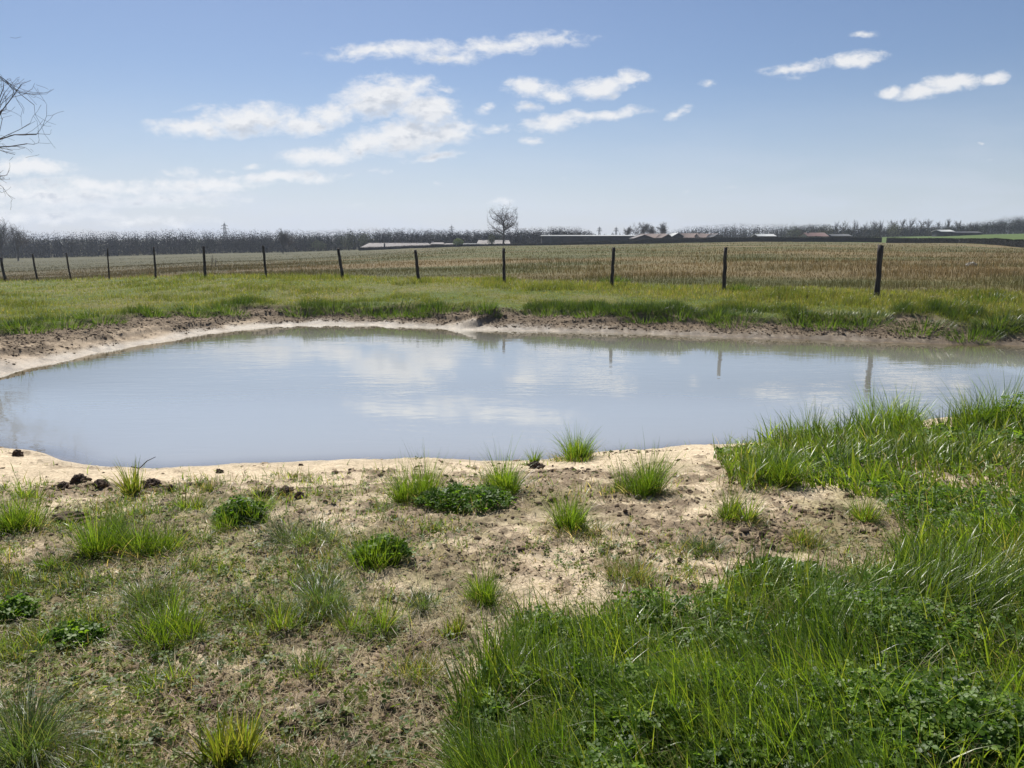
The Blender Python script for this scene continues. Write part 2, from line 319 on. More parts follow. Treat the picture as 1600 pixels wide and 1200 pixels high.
# ------------------------------------------------------------------ ground
def ground_colour(x, y):
    d = pond_d(x, y); fm = far_mask(x, y); e = grass_edge(x, y); s = soil_mask(x, y)
    n = fbm(x, y, 1.1, 4, 200)[..., None]; n2 = fbm(x, y, 7, 3, 210)[..., None]
    sand = np.array([.50, .415, .295]) * (1 + .16 * n + .12 * n2)
    sand = lerp(sand, np.array([.34, .27, .195]) * (1 + .2 * n2 + .15 * n), fm[..., None] * .9)
    pale = fm * sstep(.55, .12, d + .25 * n[..., 0]) * sstep(.0, .12, d); sand = lerp(sand, np.array([.33, .28, .215]), pale[..., None])
    soil = np.array([.19, .145, .098]) * (1 + .45 * n2)
    c = lerp(sand, soil * (1 - .3 * fm[..., None]), s[..., None] * .88)
    # wet rim
    wet = (1 - sstep(.05, .55, d + .15 * n[..., 0]))
    c = c * (1 - .22 * wet[..., None] * (1 - .3 * fm[..., None]))
    c = np.where((d < 0)[..., None], lerp(np.array([.40, .32, .22]), np.array([.20, .145, .085]), fm[..., None]) * (1 + .2 * n), c)
    # thatch and low green under the plants of the near bank
    near = (1 - fm) * sstep(1.1, 2.6, d)
    moss = near * sstep(-.15, .4, fbm(x, y, 1.4, 4, 230) + .35 * n2[..., 0] + .15 * sstep(.6, -1.2, x) - .25 * np.exp(-((x - 1.4) / 1.7) ** 2 - ((y - 5.4) / 1.3) ** 2))
    c = lerp(c, np.array([.165, .155, .07]) * (1 + .35 * n2), moss[..., None] * .6)
    # far grass
    g = sstep(-.15, .2, e) * fm
    gc = lerp(np.array([.085, .115, .028]), np.array([.14, .135, .05]), sstep(-.3, .5, fbm(x, y, .45, 4, 240))[..., None])
    c = lerp(c, gc * (1 + .25 * n2), g[..., None])
    # dry field beyond the fence
    f = field_mask(x, y); ly = np.log(np.maximum(y, 1))
    b1 = fbm(x * .12, y * .55, .35, 4, 250); b2 = fbm(x * .5, y, .25, 4, 260)
    tcol = x / np.maximum(y, 1)
    brown = np.array([.19, .15, .078]); olive = np.array([.11, .115, .048]); grey = np.array([.125, .10, .072])
    w = sstep(-.15, .5, b1 + .5 * b2 + .28 * sstep(-.1, .5, tcol) - .10 * sstep(40, 90, y) + .12 * sstep(.3, .5, tcol) * sstep(80, 160, y))
    fc = lerp(olive, brown, w[..., None]); fc = lerp(fc, grey, (sstep(0, -.5, tcol) * .5)[..., None]); fc = lerp(fc, np.array([.078, .078, .038]) * (1 + .35 * b1[..., None]), (sstep(.05, -.3, tcol) * sstep(70, 150, y) * .8)[..., None]); fc = fc * (.88 + .2 * b2[..., None])
    c = lerp(c, fc, f[..., None])
    gf = sstep(0, 8, y - hedge_y(tcol)) * sstep(.33, .36, tcol)      # bright green pasture behind the hedge
    c = lerp(c, np.array([.075, .115, .028]) * (1 + .1 * b2[..., None]), gf[..., None])
    return np.clip(c, .01, .8)
FA, FBc, FC = 22.0, .1126, -202.9
def fence_y(t):
    """depth of the fence line in the direction t = x / y"""
    u = t * 1165.0; i = (572 - u) / (202.9 + FBc * u); return FA * (1 + FBc * np.clip(i, -4, 30))
def field_mask(x, y):
    t = np.clip(x / np.maximum(y, 1), -.95, 1.2); return sstep(.6, 2.2, y - fence_y(t) + fbm(x, y, .5, 3, 300) * .9)
def hedge_y(t): return np.interp(t, [.3, .505, .69, .85], [252, 225, 152, 115])
OY = -3.0
rr = np.concatenate([np.geomspace(1.0, 4.4, 30, endpoint=False), np.geomspace(4.4, 13, 390, endpoint=False), np.geomspace(13, 36, 330, endpoint=False), np.geomspace(36, 4200, 240)])
th = np.linspace(-R(62), R(62), 960)
RR, TH = np.meshgrid(rr, th, indexing='ij')
X = RR * np.sin(TH); Y = OY + RR * np.cos(TH)
Z = height(X, Y); Cc = ground_colour(X, Y)
nr, nt = RR.shape; idx = np.arange(nr * nt).reshape(nr, nt)
F = np.stack([idx[:-1, :-1], idx[:-1, 1:], idx[1:, 1:], idx[1:, :-1]], -1).reshape(-1, 4)[:, ::-1]
DD = pond_d(X, Y)
mg, N = mat('ground_earth'); at = N.n('ShaderNodeAttribute', attribute_name='Col'); wa = N.n('ShaderNodeAttribute', attribute_name='wet')
geo = N.n('ShaderNodeNewGeometry'); pos = geo.outputs['Position']
n1 = N.noise(pos, 45, 6, .65); n2 = N.noise(pos, 9, 5, .6)
c = N.mix(1.0, at.outputs['Color'], N.mix(N.ramp(n1, .3, .7), (.68, .66, .64), (1.25, 1.24, 1.22)), 'MULTIPLY')
c = N.mix(1.0, c, N.mix(N.ramp(n2, .3, .7), (.85, .85, .85), (1.12, 1.12, 1.12)), 'MULTIPLY')
b = N.n('ShaderNodeBsdfPrincipled'); N.l(c, b.inputs['Base Color'])
N.l(N.ramp(wa.outputs['Fac'], 0, 1, .92, .55), b.inputs['Roughness']); N.l(N.ramp(wa.outputs['Fac'], 0, 1, .12, .22), b.inputs['Specular IOR Level'])
bp = N.n('ShaderNodeBump'); bp.inputs['Strength'].default_value = .7; bp.inputs['Distance'].default_value = .012; N.l(n1, bp.inputs['Height']); N.l(bp.outputs[0], b.inputs['Normal'])
o_ = N.n('ShaderNodeOutputMaterial'); N.l(b.outputs[0], o_.inputs[0])
wet = (1 - sstep(.0, .75, DD + .25 * fbm(X, Y, 2, 3, 333))) * lerp(.55, 1, far_mask(X, Y))
ground = mesh_obj('ground', np.stack([X, Y, Z], -1).reshape(-1, 3), F, mg, None, Cc.reshape(-1, 3), True, {'wet': wet.ravel()})
tag(ground, kind='structure')

# ------------------------------------------------------------------ water
mw, N = mat('pond_water'); sh = N.n('ShaderNodeAttribute', attribute_name='shallow')
geo = N.n('ShaderNodeNewGeometry'); pos = geo.outputs['Position']
pv = N.vmath('MULTIPLY', pos, (.55, 1.5, 1)); w1 = N.noise(pv, 4.2, 2, .5, .6); w2 = N.noise(pv, 1.1, 2, .5); w3 = N.noise(pv, 17, 2, .5)
patch = N.ramp(N.noise(pos, .22, 3, .6), .42, .62, .25, 1)
hh = N.math('ADD', N.math('MULTIPLY', w1, .55), N.math('ADD', N.math('MULTIPLY', w2, 1.0), N.math('MULTIPLY', w3, .10)))
bp = N.n('ShaderNodeBump'); N.l(N.math('MULTIPLY', patch, .5), bp.inputs['Strength']); bp.inputs['Distance'].default_value = .0095; N.l(hh, bp.inputs['Height'])
df = N.n('ShaderNodeBsdfDiffuse')
at = N.n('ShaderNodeAttribute', attribute_name='Col'); N.l(at.outputs['Color'], df.inputs[0])
tr = N.n('ShaderNodeBsdfTransparent'); tr.inputs[0].default_value = (.82, .72, .55, 1)
m1 = N.n('ShaderNodeMixShader'); N.l(N.ramp(sh.outputs['Fac'], .5, 1.0, 1.0, .6), m1.inputs[0]); N.l(tr.outputs[0], m1.inputs[1]); N.l(df.outputs[0], m1.inputs[2])
gl = N.n('ShaderNodeBsdfGlossy'); gl.inputs['Roughness'].default_value = .0; N.l(bp.outputs[0], gl.inputs['Normal'])
lw = N.n('ShaderNodeLayerWeight'); lw.inputs[0].default_value = .5; N.l(bp.outputs[0], lw.inputs['Normal'])
fres = N.math('ADD', .04, N.math('MULTIPLY', .93, N.math('POWER', lw.outputs['Facing'], 2.4)))
m2 = N.n('ShaderNodeMixShader'); N.l(fres, m2.inputs[0]); N.l(m1.outputs[0], m2.inputs[1]); N.l(gl.outputs[0], m2.inputs[2])
o_ = N.n('ShaderNodeOutputMaterial'); N.l(m2.outputs[0], o_.inputs[0])
wx = np.arange(-13, 20, .2); wy = np.arange(6.5, 23.5, .2); WX, WY = np.meshgrid(wx, wy); wd = pond_d(WX, WY)
wi = np.arange(WX.size).reshape(WX.shape); keep = (np.minimum.reduce([wd[:-1, :-1], wd[1:, :-1], wd[:-1, 1:], wd[1:, 1:]]) < .35)
Fw = np.stack([wi[:-1, :-1], wi[:-1, 1:], wi[1:, 1:], wi[1:, :-1]], -1)[keep]
used = np.unique(Fw); rem = np.zeros(WX.size, int); rem[used] = np.arange(len(used))
Vw = np.stack([WX.ravel(), WY.ravel(), np.zeros(WX.size)], -1)[used]
wdu = np.minimum(wd.ravel()[used], 0); wf = far_mask(Vw[:, 0], Vw[:, 1])[:, None]
wcol = lerp(lerp(np.array([.40, .42, .41]), np.array([.33, .315, .29]), np.exp(wdu / .6)[:, None]), lerp(np.array([.40, .42, .41]), np.array([.14, .112, .045]), np.exp(wdu / 2.4)[:, None]), wf)  # brown shallows by the far bank, darkened to stand in for its reflection
water = mesh_obj('pond_water', Vw, rem[Fw], mw, None, wcol, True, {'shallow': np.clip(np.exp(np.minimum(wd.ravel()[used], 0) / .7), 0, 1)})
tag(water, kind='structure')

# ------------------------------------------------------------------ blades
def blades(P, H, Wd, az, lean, curve, colr, nseg=3, tipcol=None):
    """P (n,3) roots; H length; Wd width; az lean direction; lean (rad from vertical at root); curve (added by the tip)"""
    n = len(P); H = np.broadcast_to(H, n); Wd = np.broadcast_to(Wd, n)
    V = np.empty((n, nseg + 1, 2, 3), np.float32); p = P.copy().astype(float)
    ca, sa = np.cos(az), np.sin(az); fa = az + np.pi / 2 + rng.normal(0, .7, n)
    sx, sy = np.cos(fa), np.sin(fa)
    for k in range(nseg + 1):
        f = k / nseg; w = Wd * (1 - f ** 1.6) * .5 + Wd * .02
        V[:, k, 0] = p - np.stack([sx * w, sy * w, 0 * w], -1); V[:, k, 1] = p + np.stack([sx * w, sy * w, 0 * w], -1)
        a = lean + curve * f; st_ = H / nseg
        p = p + np.stack([np.sin(a) * ca * st_, np.sin(a) * sa * st_, np.cos(a) * st_], -1)
    V = V.reshape(-1, 3); base_i = np.arange(n)[:, None] * (nseg + 1) * 2; fs = []
    for k in range(nseg):
        fs.append(np.concatenate([base_i + 2 * k, base_i + 2 * k + 1, base_i + 2 * k + 3, base_i + 2 * k + 2], 1))
    F = np.stack(fs, 1).reshape(-1, 4)
    C = np.repeat(colr[:, None, :], (nseg + 1) * 2, 1).astype(np.float32)
    if tipcol is not None:
        f = (np.arange((nseg + 1) * 2) // 2 / nseg)[None, :, None] ** 1.5; C = C * (1 - f) + np.asarray(tipcol)[:, None, :] * f
    return V, F, C.reshape(-1, 3)
def join(parts):
    V, F, C, o = [], [], [], 0
    for v, f, c in parts: V.append(v); F.append(f + o); C.append(c); o += len(v)
    return np.concatenate(V), np.concatenate(F), np.concatenate(C)
def pal(n, cols, w=None, var=.18):
    c = np.array(cols)[rng.choice(len(cols), n, p=w)]; return np.clip(c * (1 + rng.normal(0, var, (n, 1))), .005, .8)
GREENS = [(.095, .17, .018), (.13, .215, .024), (.18, .26, .034), (.06, .115, .018), (.23, .28, .05)]
GW = [.28, .3, .17, .17, .08]
STRAW = [(.36, .30, .18), (.28, .21, .12), (.48, .41, .28), (.15, .10, .06)]
def clover(P, hgt, size, colr, tilt=.45):
    """trifoliate leaves at height hgt above the roots P; leaflets folded along the midrib"""
    n = len(P); c0 = P + np.stack([rng.normal(0, .012, n), rng.normal(0, .012, n), hgt], -1)
    az = rng.uniform(0, 2 * np.pi, n); tx, ty = rng.normal(0, tilt, n), rng.normal(0, tilt, n) - .1
    nrm = np.stack([tx, ty, np.ones(n)], -1); nrm /= np.linalg.norm(nrm, axis=1)[:, None]
    a1 = np.cross(nrm, np.stack([np.sin(az), -np.cos(az), 0 * az], -1)); a1 /= np.linalg.norm(a1, axis=1)[:, None]; a2 = np.cross(nrm, a1)
    Vs, Fs, o = [], [], 0
    for k in range(3):
        t = k * 2 * np.pi / 3; e = (np.cos(t) * a1 + np.sin(t) * a2); g = (-np.sin(t) * a1 + np.cos(t) * a2)
        s = (size * rng.uniform(.85, 1.15, n))[:, None]; L = lambda u, v, w: c0 + e * (u * s) + g * (v * s) + nrm * (w * s)
        v = np.stack([L(.05, 0, 0), L(.5, .40, .14), L(.92, .36, .10), L(1.05, 0, -.05), L(.92, -.36, .10), L(.5, -.40, .14), L(.6, 0, -.0)], 1)
        Vs.append(v.reshape(-1, 3)); b_ = (np.arange(n) * 7)[:, None] + o
        Fs += [b_ + np.array([[0, 1, 2, 6]]), b_ + np.array([[6, 2, 3, 4]]), b_ + np.array([[0, 6, 4, 5]])]; o += n * 7
    V = np.concatenate(Vs); C = np.tile(np.repeat(colr, 7, 0), (3, 1))
    stv, stf, stc = blades(P, np.maximum(hgt, .01), .0022, az, np.zeros(n) + .05, np.zeros(n), colr * 1.1, 1)
    return join([(V, np.concatenate(Fs), C), (stv, stf, stc)])
def in_poly(x, y, poly):
    c = np.zeros(np.shape(x), bool); n = len(poly)
    for i in range(n):
        (x1, y1), (x2, y2) = poly[i], poly[(i + 1) % n]
        if y1 != y2: c ^= ((y1 > y) != (y2 > y)) & (x < (x2 - x1) * (y - y1) / (y2 - y1) + x1)
    return c
def ground_pts(x, y): return np.stack([x, y, height(x, y)], -1)

# ---- dense meadow on the right of the near bank
dense_px = [(700, 1215), (735, 1150), (770, 1090), (770, 1050), (800, 1010), (870, 1000), (930, 975), (1000, 950), (1080, 945), (1160, 925), (1240, 925), (1330, 915), (1410, 905), (1425, 850), (1400, 800), (1330, 770), (1250, 765), (1160, 768), (1130, 740), (1125, 712), (1200, 700), (1260, 694), (1330, 688), (1420, 680), (1500, 676), (1620, 668)]
dp = [pick(*p) for p in dense_px]; DENSE = [(p.x, p.y) for p in dp] + [(10.5, 9.2), (9, 4), (5, 1.2), (0, 1.2)]
def scatter_near(n, x0, x1, y0, y1, tmax=.86):
    u = rng.uniform(0, 1, n); y = 1 / (1 / y0 + (1 / y1 - 1 / y0) * u); x = rng.uniform(-1, 1, n) * tmax * y
    k = (x > x0) & (x < x1); return x[k], y[k]
x, y = scatter_near(300000, -1.5, 12, 1.55, 10.8)
jx, jy = x + .10 * fbm(x, y, 4, 2, 401), y + .10 * fbm(x, y, 4, 2, 402)
k = in_poly(jx, jy, DENSE) & (pond_d(x, y) > .06); x, y = x[k], y[k]
clear = sstep(.25, .6, fbm(x, y, 1.2, 3, 410) + .75 * np.exp(-(((x - 4.2) / 1.3) ** 2 + ((y - 6.1) / .55) ** 2)))  # short yellowing strip through the meadow
k = rng.uniform(0, 1, len(x)) > clear * .45; x, y, clear = x[k], y[k], clear[k]
tall = sstep(-.15, .55, fbm(x, y, 2.3, 3, 420)); cl = fbm(x, y, 1.5, 3, 430)
front = sstep(4.6, 3.2, y)
back = sstep(6.3, 7.6, y); H = (.09 + .15 * tall + .06 * front + .12 * back) * (1 - .55 * clear) * rng.uniform(.55, 1.25, len(x)); H *= np.where(y > 7.0, 1.15, 1)
az = fbm(x, y, .9, 2, 440) * 3.2 + rng.normal(0, .8, len(x)) + 2.6
isc = (cl > .08)
kg = ~(isc & (rng.uniform(0, 1, len(x)) < .42)) & (rng.uniform(0, 1, len(x)) < lerp(.5, 1.0, sstep(4, 7, y)))
xg, yg = x[kg], y[kg]; n = len(xg); wsc = np.clip(yg / 3.2, .75, 2.3)
parts = [blades(ground_pts(xg, yg) - [0, 0, .01], H[kg] * 1.05, .0060 * wsc * rng.uniform(.5, 1.5, n), az[kg], np.abs(rng.normal(.28, .24, n)), np.abs(rng.normal(.75, .5, n)), lerp(pal(n, GREENS, GW, .28), np.array([.16, .17, .05]), (clear[kg] * .6)[:, None]), 4)]
# a few straws and long arching blades
q_ = rng.choice(n, 2600, replace=False); parts.append(blades(ground_pts(xg[q_], yg[q_]), rng.uniform(.15, .36, 2600), .003 * wsc[q_], rng.uniform(0, 6.3, 2600), rng.uniform(.3, 1.1, 2600), rng.uniform(.2, 1.2, 2600), pal(2600, STRAW), 4))
q_ = rng.choice(n, 7000, replace=False); q_ = q_[yg[q_] < 7.5]; m6 = len(q_)
parts.append(blades(ground_pts(xg[q_], yg[q_]), rng.uniform(.16, .34, m6) * (1 - .5 * clear[kg][q_]), .0085 * np.clip(wsc[q_], .7, 1.5) * rng.uniform(.6, 1.2, m6), az[kg][q_] + rng.normal(0, .6, m6), np.abs(rng.normal(.3, .3, m6)), rng.uniform(.2, 1.7, m6), pal(m6, GREENS[1:3] + GREENS[4:]), 5))
V, F, C = join(parts); g_ = mesh_obj('tall_grass', V, F, M_GRASS, None, C)
tag(g_, 'dense green spring grass covering the right side of the near bank', 'grass', kind='stuff')
kc = isc & (rng.uniform(0, 1, len(x)) < .27) | (rng.uniform(0, 1, len(x)) < .035)
xc, yc = x[kc], y[kc]; n = len(xc); hc = (.05 + .085 * sstep(-.3, .6, fbm(xc, yc, 2.6, 3, 450)) + .04 * (yc < 4.6)) * rng.uniform(.6, 1.15, n) * (1 - .5 * clear[kc])
V, F, C = clover(ground_pts(xc, yc), hc, rng.uniform(.012, .022, n) * np.clip(yc / 3.6, .9, 1.9), pal(n, [(.085, .165, .02), (.115, .205, .024), (.16, .25, .035), (.06, .12, .02)]))
g_ = mesh_obj('clover', V, F, M_CLOVER, None, C); tag(g_, 'low clover leaves mixed through the thick grass of the near bank', 'clover', kind='stuff')

# ---- thin cover over the rest of the near bank: short blades, rosette weeds, straw, crumbs of soil
x, y = scatter_near(290000, -9, 5, 1.5, 8.6); d = pond_d(x, y)
cov = fbm(x, y, 1.3, 4, 500) + .35 * fbm(x, y, 5, 3, 510) + .22 * sstep(.6, -1.2, x) - .75 * np.exp(-(((x - 1.5) / 1.55) ** 2 + ((y - 5.6) / 1.25) ** 2)) - .45 * np.exp(-(((x - .1) / .6) ** 2 + ((y - 3.6) / 1.6) ** 2))
clump = sstep(.0, .5, fbm(x, y, 2.6, 3, 530)); pr = (.25 + .75 * clump) * sstep(-.35, .45, cov) * sstep(.9, 2.3, d) + .015 * sstep(.1, .4, d)
k = (rng.uniform(0, 1, len(x)) < pr * .95) & ~in_poly(x, y, DENSE); xs, ys = x[k], y[k]; n = len(xs); sc_ = np.clip(ys / 3.2, .8, 2.0)
V1 = blades(ground_pts(xs, ys), rng.uniform(.02, .075, n) * (.8 + 1.3 * clump[k]), .0032 * sc_ * rng.uniform(.6, 1.3, n), rng.uniform(0, 6.3, n), rng.uniform(.1, 1.1, n), rng.uniform(.1, 1.0, n), pal(n, GREENS + [(.17, .15, .055), (.24, .20, .10)], [.16, .18, .12, .12, .10, .18, .14]), 3)
V, F, C = V1; g_ = mesh_obj('short_grass', V, F, M_GRASS, None, C); tag(g_, 'thin short grass scattered over the trampled left part of the near bank', 'grass', kind='stuff')
q_ = rng.choice(n, min(n, 12000), replace=False); xr, yr = xs[q_], ys[q_]
V, F, C = clover(ground_pts(xr, yr), rng.uniform(.006, .03, len(xr)), rng.uniform(.009, .02, len(xr)), pal(len(xr), [(.12, .19, .03), (.17, .22, .05), (.22, .24, .08), (.08, .13, .035)]), .35)
g_ = mesh_obj('ground_weeds', V, F, M_CLOVER, None, C); tag(g_, 'small flat broadleaf weeds sprinkled between the clods of the near bank', 'weeds', kind='stuff')
k = (rng.uniform(0, 1, len(x)) < .22 * sstep(.9, 2.4, d) + .01) & ~in_poly(x, y, DENSE); xs, ys = x[k], y[k]; n = len(xs)
P_ = ground_pts(xs, ys); P_[:, 2] += rng.uniform(.0, .012, n)
V, F, C = blades(P_, rng.uniform(.02, .11, n), .0028 * np.clip(ys / 3.2, .8, 2) * rng.uniform(.5, 1.5, n), rng.uniform(0, 6.3, n), rng.uniform(1.15, 1.55, n), rng.uniform(-.2, .35, n), pal(n, STRAW, [.35, .3, .15, .2]), 2)
g_ = mesh_obj('straw_litter', V, F, M_DRY, None, C); tag(g_, 'dead straw and withered stalks lying over the soil of the near bank', 'straw', kind='stuff')
# crumbs
def lumps(P, S, mt, name, flat=.7, colr=None):
    ico = np.array([(0, 0, 1), (.894, 0, .447), (.276, .851, .447), (-.724, .526, .447), (-.724, -.526, .447), (.276, -.851, .447), (.724, .526, -.447), (-.276, .851, -.447), (-.894, 0, -.447), (-.276, -.851, -.447), (.724, -.526, -.447), (0, 0, -1)])
    fi = np.array([(0, 1, 2), (0, 2, 3), (0, 3, 4), (0, 4, 5), (0, 5, 1), (1, 6, 2), (2, 7, 3), (3, 8, 4), (4, 9, 5), (5, 10, 1), (2, 6, 7), (3, 7, 8), (4, 8, 9), (5, 9, 10), (1, 10, 6), (6, 11, 7), (7, 11, 8), (8, 11, 9), (9, 11, 10), (10, 11, 6)])
    n = len(P); a = rng.uniform(0, 6.3, n); v = ico[None] * (1 + rng.normal(0, .22, (n, 12, 1))) * S[:, None, None] * np.stack([rng.uniform(.8, 1.4, n), rng.uniform(.7, 1.1, n), flat * rng.uniform(.7, 1.2, n)], -1)[:, None]
    x_ = v[..., 0] * np.cos(a)[:, None] - v[..., 1] * np.sin(a)[:, None]; y_ = v[..., 0] * np.sin(a)[:, None] + v[..., 1] * np.cos(a)[:, None]
    v = np.stack([x_, y_, v[..., 2]], -1) + P[:, None]
    return mesh_obj(name, v.reshape(-1, 3), (fi[None] + (np.arange(n) * 12)[:, None, None]).reshape(-1, 3), mt, None, colr if colr is None else np.repeat(colr, 12, 0))
m_cr, N = mat('soil_crumb'); at = N.n('ShaderNodeAttribute', attribute_name='Col'); geo = N.n('ShaderNodeNewGeometry'); nz = N.noise(geo.outputs['Position'], 60, 4)
b = N.n('ShaderNodeBsdfPrincipled'); N.l(N.mix(1.0, at.outputs['Color'], N.mix(nz, (.6, .6, .6), (1.4, 1.4, 1.4)), 'MULTIPLY'), b.inputs['Base Color']); b.inputs['Roughness'].default_value = .95; b.inputs['Specular IOR Level'].default_value = .15
o_ = N.n('ShaderNodeOutputMaterial'); N.l(b.outputs[0], o_.inputs[0])
x, y = scatter_near(70000, -9, 7, 1.5, 9.5); d = pond_d(x, y); sm = soil_mask(x, y)
k = (d > .15) & (rng.uniform(0, 1, len(x)) < .06 + .55 * sm); x, y, sm = x[k], y[k], sm[k]; n = len(x); S = np.clip(rng.lognormal(-5.0, .55, n), .003, .035) * np.clip(y / 4, .8, 1.5)
for hx, hy, rx, ry, m5 in ((130, 760, 60, 7, 150), (240, 766, 50, 7, 130), (120, 812, 50, 12, 160), (440, 776, 40, 7, 120), (880, 735, 60, 10, 130), (800, 760, 30, 12, 60), (1010, 705, 60, 6, 60), (1190, 835, 60, 16, 120), (1300, 800, 60, 16, 90), (960, 860, 50, 10, 60)):
    h0 = pick(hx, hy); hk = h0.y / 1165; xa = h0.x + rng.normal(0, rx * hk * .6, m5); ya = h0.y + rng.normal(0, ry * hk * 2.2, m5)
    x = np.concatenate([x, xa]); y = np.concatenate([y, ya]); sm = np.concatenate([sm, np.ones(m5)]); S = np.concatenate([S, rng.lognormal(-4.35, .45, m5)])
n = len(x)
P_ = ground_pts(x, y); P_[:, 2] -= S * .1
o = lumps(P_, S, m_cr, 'soil_crumbs', .7, lerp(pal(n, [(.26, .20, .13), (.17, .125, .08)]), pal(n, [(.13, .092, .06), (.085, .06, .04), (.2, .15, .10)]), sm[:, None]))
tag(o, 'brown crumbs and small clods of soil strewn over the near bank', 'soil', kind='stuff')
n = 26000; t = rng.uniform(-.8, .85, n); yb = np.interp(t, GET, GEY) - rng.beta(1.3, 2.2, n) * 3.0; xb = t * yb; d = pond_d(xb, yb); k = (d > .25) & (yb > 12) & (rng.uniform(0, 1, n) < .12 + soil_mask(xb, yb)); xb, yb = xb[k], yb[k]; n = len(xb)
S = np.clip(rng.lognormal(-4.2, .5, n), .008, .055); P_ = ground_pts(xb, yb); P_[:, 2] -= S * .12
o = lumps(P_, S, m_cr, 'bank_crumbs', .6, pal(n, [(.15, .11, .075), (.10, .072, .05), (.30, .235, .155), (.22, .165, .11)]))
tag(o, 'rough broken earth along the bare slope of the far bank', 'soil', kind='stuff')

# ---- separate tufts: px, py of the foot, radius px, height px, blades, kind, label
TUFTS = [
 (655, 782, 42, 66, 420, 'up', 'tall dark green grass tuft on the sand near the water, left of the clover mound'),
 (895, 716, 36, 46, 380, 'up', 'bright grass tuft growing right at the waterline beside the small dark clod'),
 (835, 724, 12, 22, 60, 'up', 'tiny grass sprig behind the small dark clod at the waterline'),
 (785, 770, 46, 62, 380, 'up', 'tall thin bladed tuft rising behind the clover mound near the shore'),
 (1000, 770, 44, 66, 480, 'up', 'rounded thick tuft alone on the brown soil halfway along the near shore'),
 (902, 828, 46, 62, 420, 'up', 'bright green tuft in the middle of the near bank with dark shaded foot'),
 (1160, 812, 36, 44, 220, 'open', 'spiky open tuft on pale sand in front of the shore grass'),
 (1348, 808, 26, 34, 180, 'open', 'small yellow green tuft at the right end of the bare clearing'),
 (1264, 846, 34, 34, 200, 'dry', 'withered yellowish tuft in the middle of the bare clearing'),
 (1102, 858, 36, 30, 200, 'flat', 'low flattened tuft on pale sand just behind the thick meadow'),
 (985, 905, 40, 44, 260, 'dry', 'greyish dry tuft on thin stalks at the edge of the thick meadow'),
 (168, 862, 60, 78, 520, 'up', 'large light green tuft joined on its right to a darker one, left bank'),
 (240, 858, 56, 66, 520, 'up', 'large tuft with black shaded foot and pale bent straws, left bank'),
 (30, 828, 44, 60, 400, 'up', 'dark green tuft by the dug earth at the left end of the near bank'),
 (50, 778, 24, 26, 140, 'open', 'small tuft on the sand behind the dark tuft at the left end'),
 (208, 772, 26, 44, 46, 'wide', 'yellow broad bladed tuft growing out of the dark clods near the waterline'),
 (330, 768, 18, 26, 80, 'dry', 'small yellowish sprig near the shore, left of the two black clods'),
 (300, 792, 24, 24, 120, 'open', 'small low tuft in front of the sprig near the shore'),
 (385, 820, 46, 50, 340, 'up', 'deep green bushy tuft just in front of the two black clods'),
 (487, 848, 62, 48, 460, 'flat', 'silvery spreading tuft with fine blades falling to all sides'),
 (575, 884, 66, 56, 420, 'up', 'broad dark green tuft mixed with leafy weeds on the middle of the bank'),
 (78, 888, 22, 30, 130, 'up', 'small dense tuft alone on the trampled soil at left'),
 (235, 935, 60, 54, 420, 'flat', 'soft rounded tuft of fine blades behind the glossy one'),
 (258, 1005, 62, 78, 460, 'up', 'glossy tuft with white shining blade tips in the left foreground'),
 (500, 955, 56, 56, 380, 'flat', 'medium green tuft in the centre of the trampled soil'),
 (430, 985, 40, 44, 200, 'open', 'loose tuft with pale dead stalks at its foot, left of centre'),
 (575, 985, 46, 50, 220, 'open', 'sprawling tuft with dark straggling base near the centre'),
 (660, 945, 40, 36, 180, 'flat', 'thin low tuft between the centre tufts and the pale sand'),
 (768, 935, 40, 58, 240, 'up', 'mixed tuft with bright leaves beside the strip of pale sand'),
 (705, 992, 20, 36, 80, 'wide', 'small yellow green tuft with upright blades beside the pale sand'),
 (655, 1060, 44, 60, 190, 'dry', 'half dead tuft with pale broken straws, lower middle of the bank'),
 (40, 1180, 80, 110, 560, 'flat', 'big arching tuft in the bottom left corner'),
 (350, 1190, 50, 80, 170, 'wide', 'yellow green young shoots at the bottom edge, left of centre'),
 (500, 970, 20, 30, 50, 'up', 'few short blades leaning over the centre tuft'),
 (250, 1075, 44, 38, 180, 'open', 'low ragged tuft on the dark earth below the glossy one'),
 (480, 1050, 44, 34, 170, 'open', 'low dark tuft on cracked soil in the lower middle'),
 (1200, 758, 44, 58, 420, 'up', 'thick tuft with black shaded foot at the front of the shore grass'),
 (1260, 690, 40, 50, 300, 'up', 'tall tuft at the left end of the shore grass, blades against the water'),
 (1400, 676, 60, 70, 420, 'up', 'highest tuft of the shore grass with long blades over the water'),
 (1560, 672, 60, 66, 420, 'up', 'big leafy tuft of the shore grass at the right edge'),
 (1590, 905, 40, 70, 220, 'wide', 'bright light green blades fanning out at the right edge of the meadow'),
]
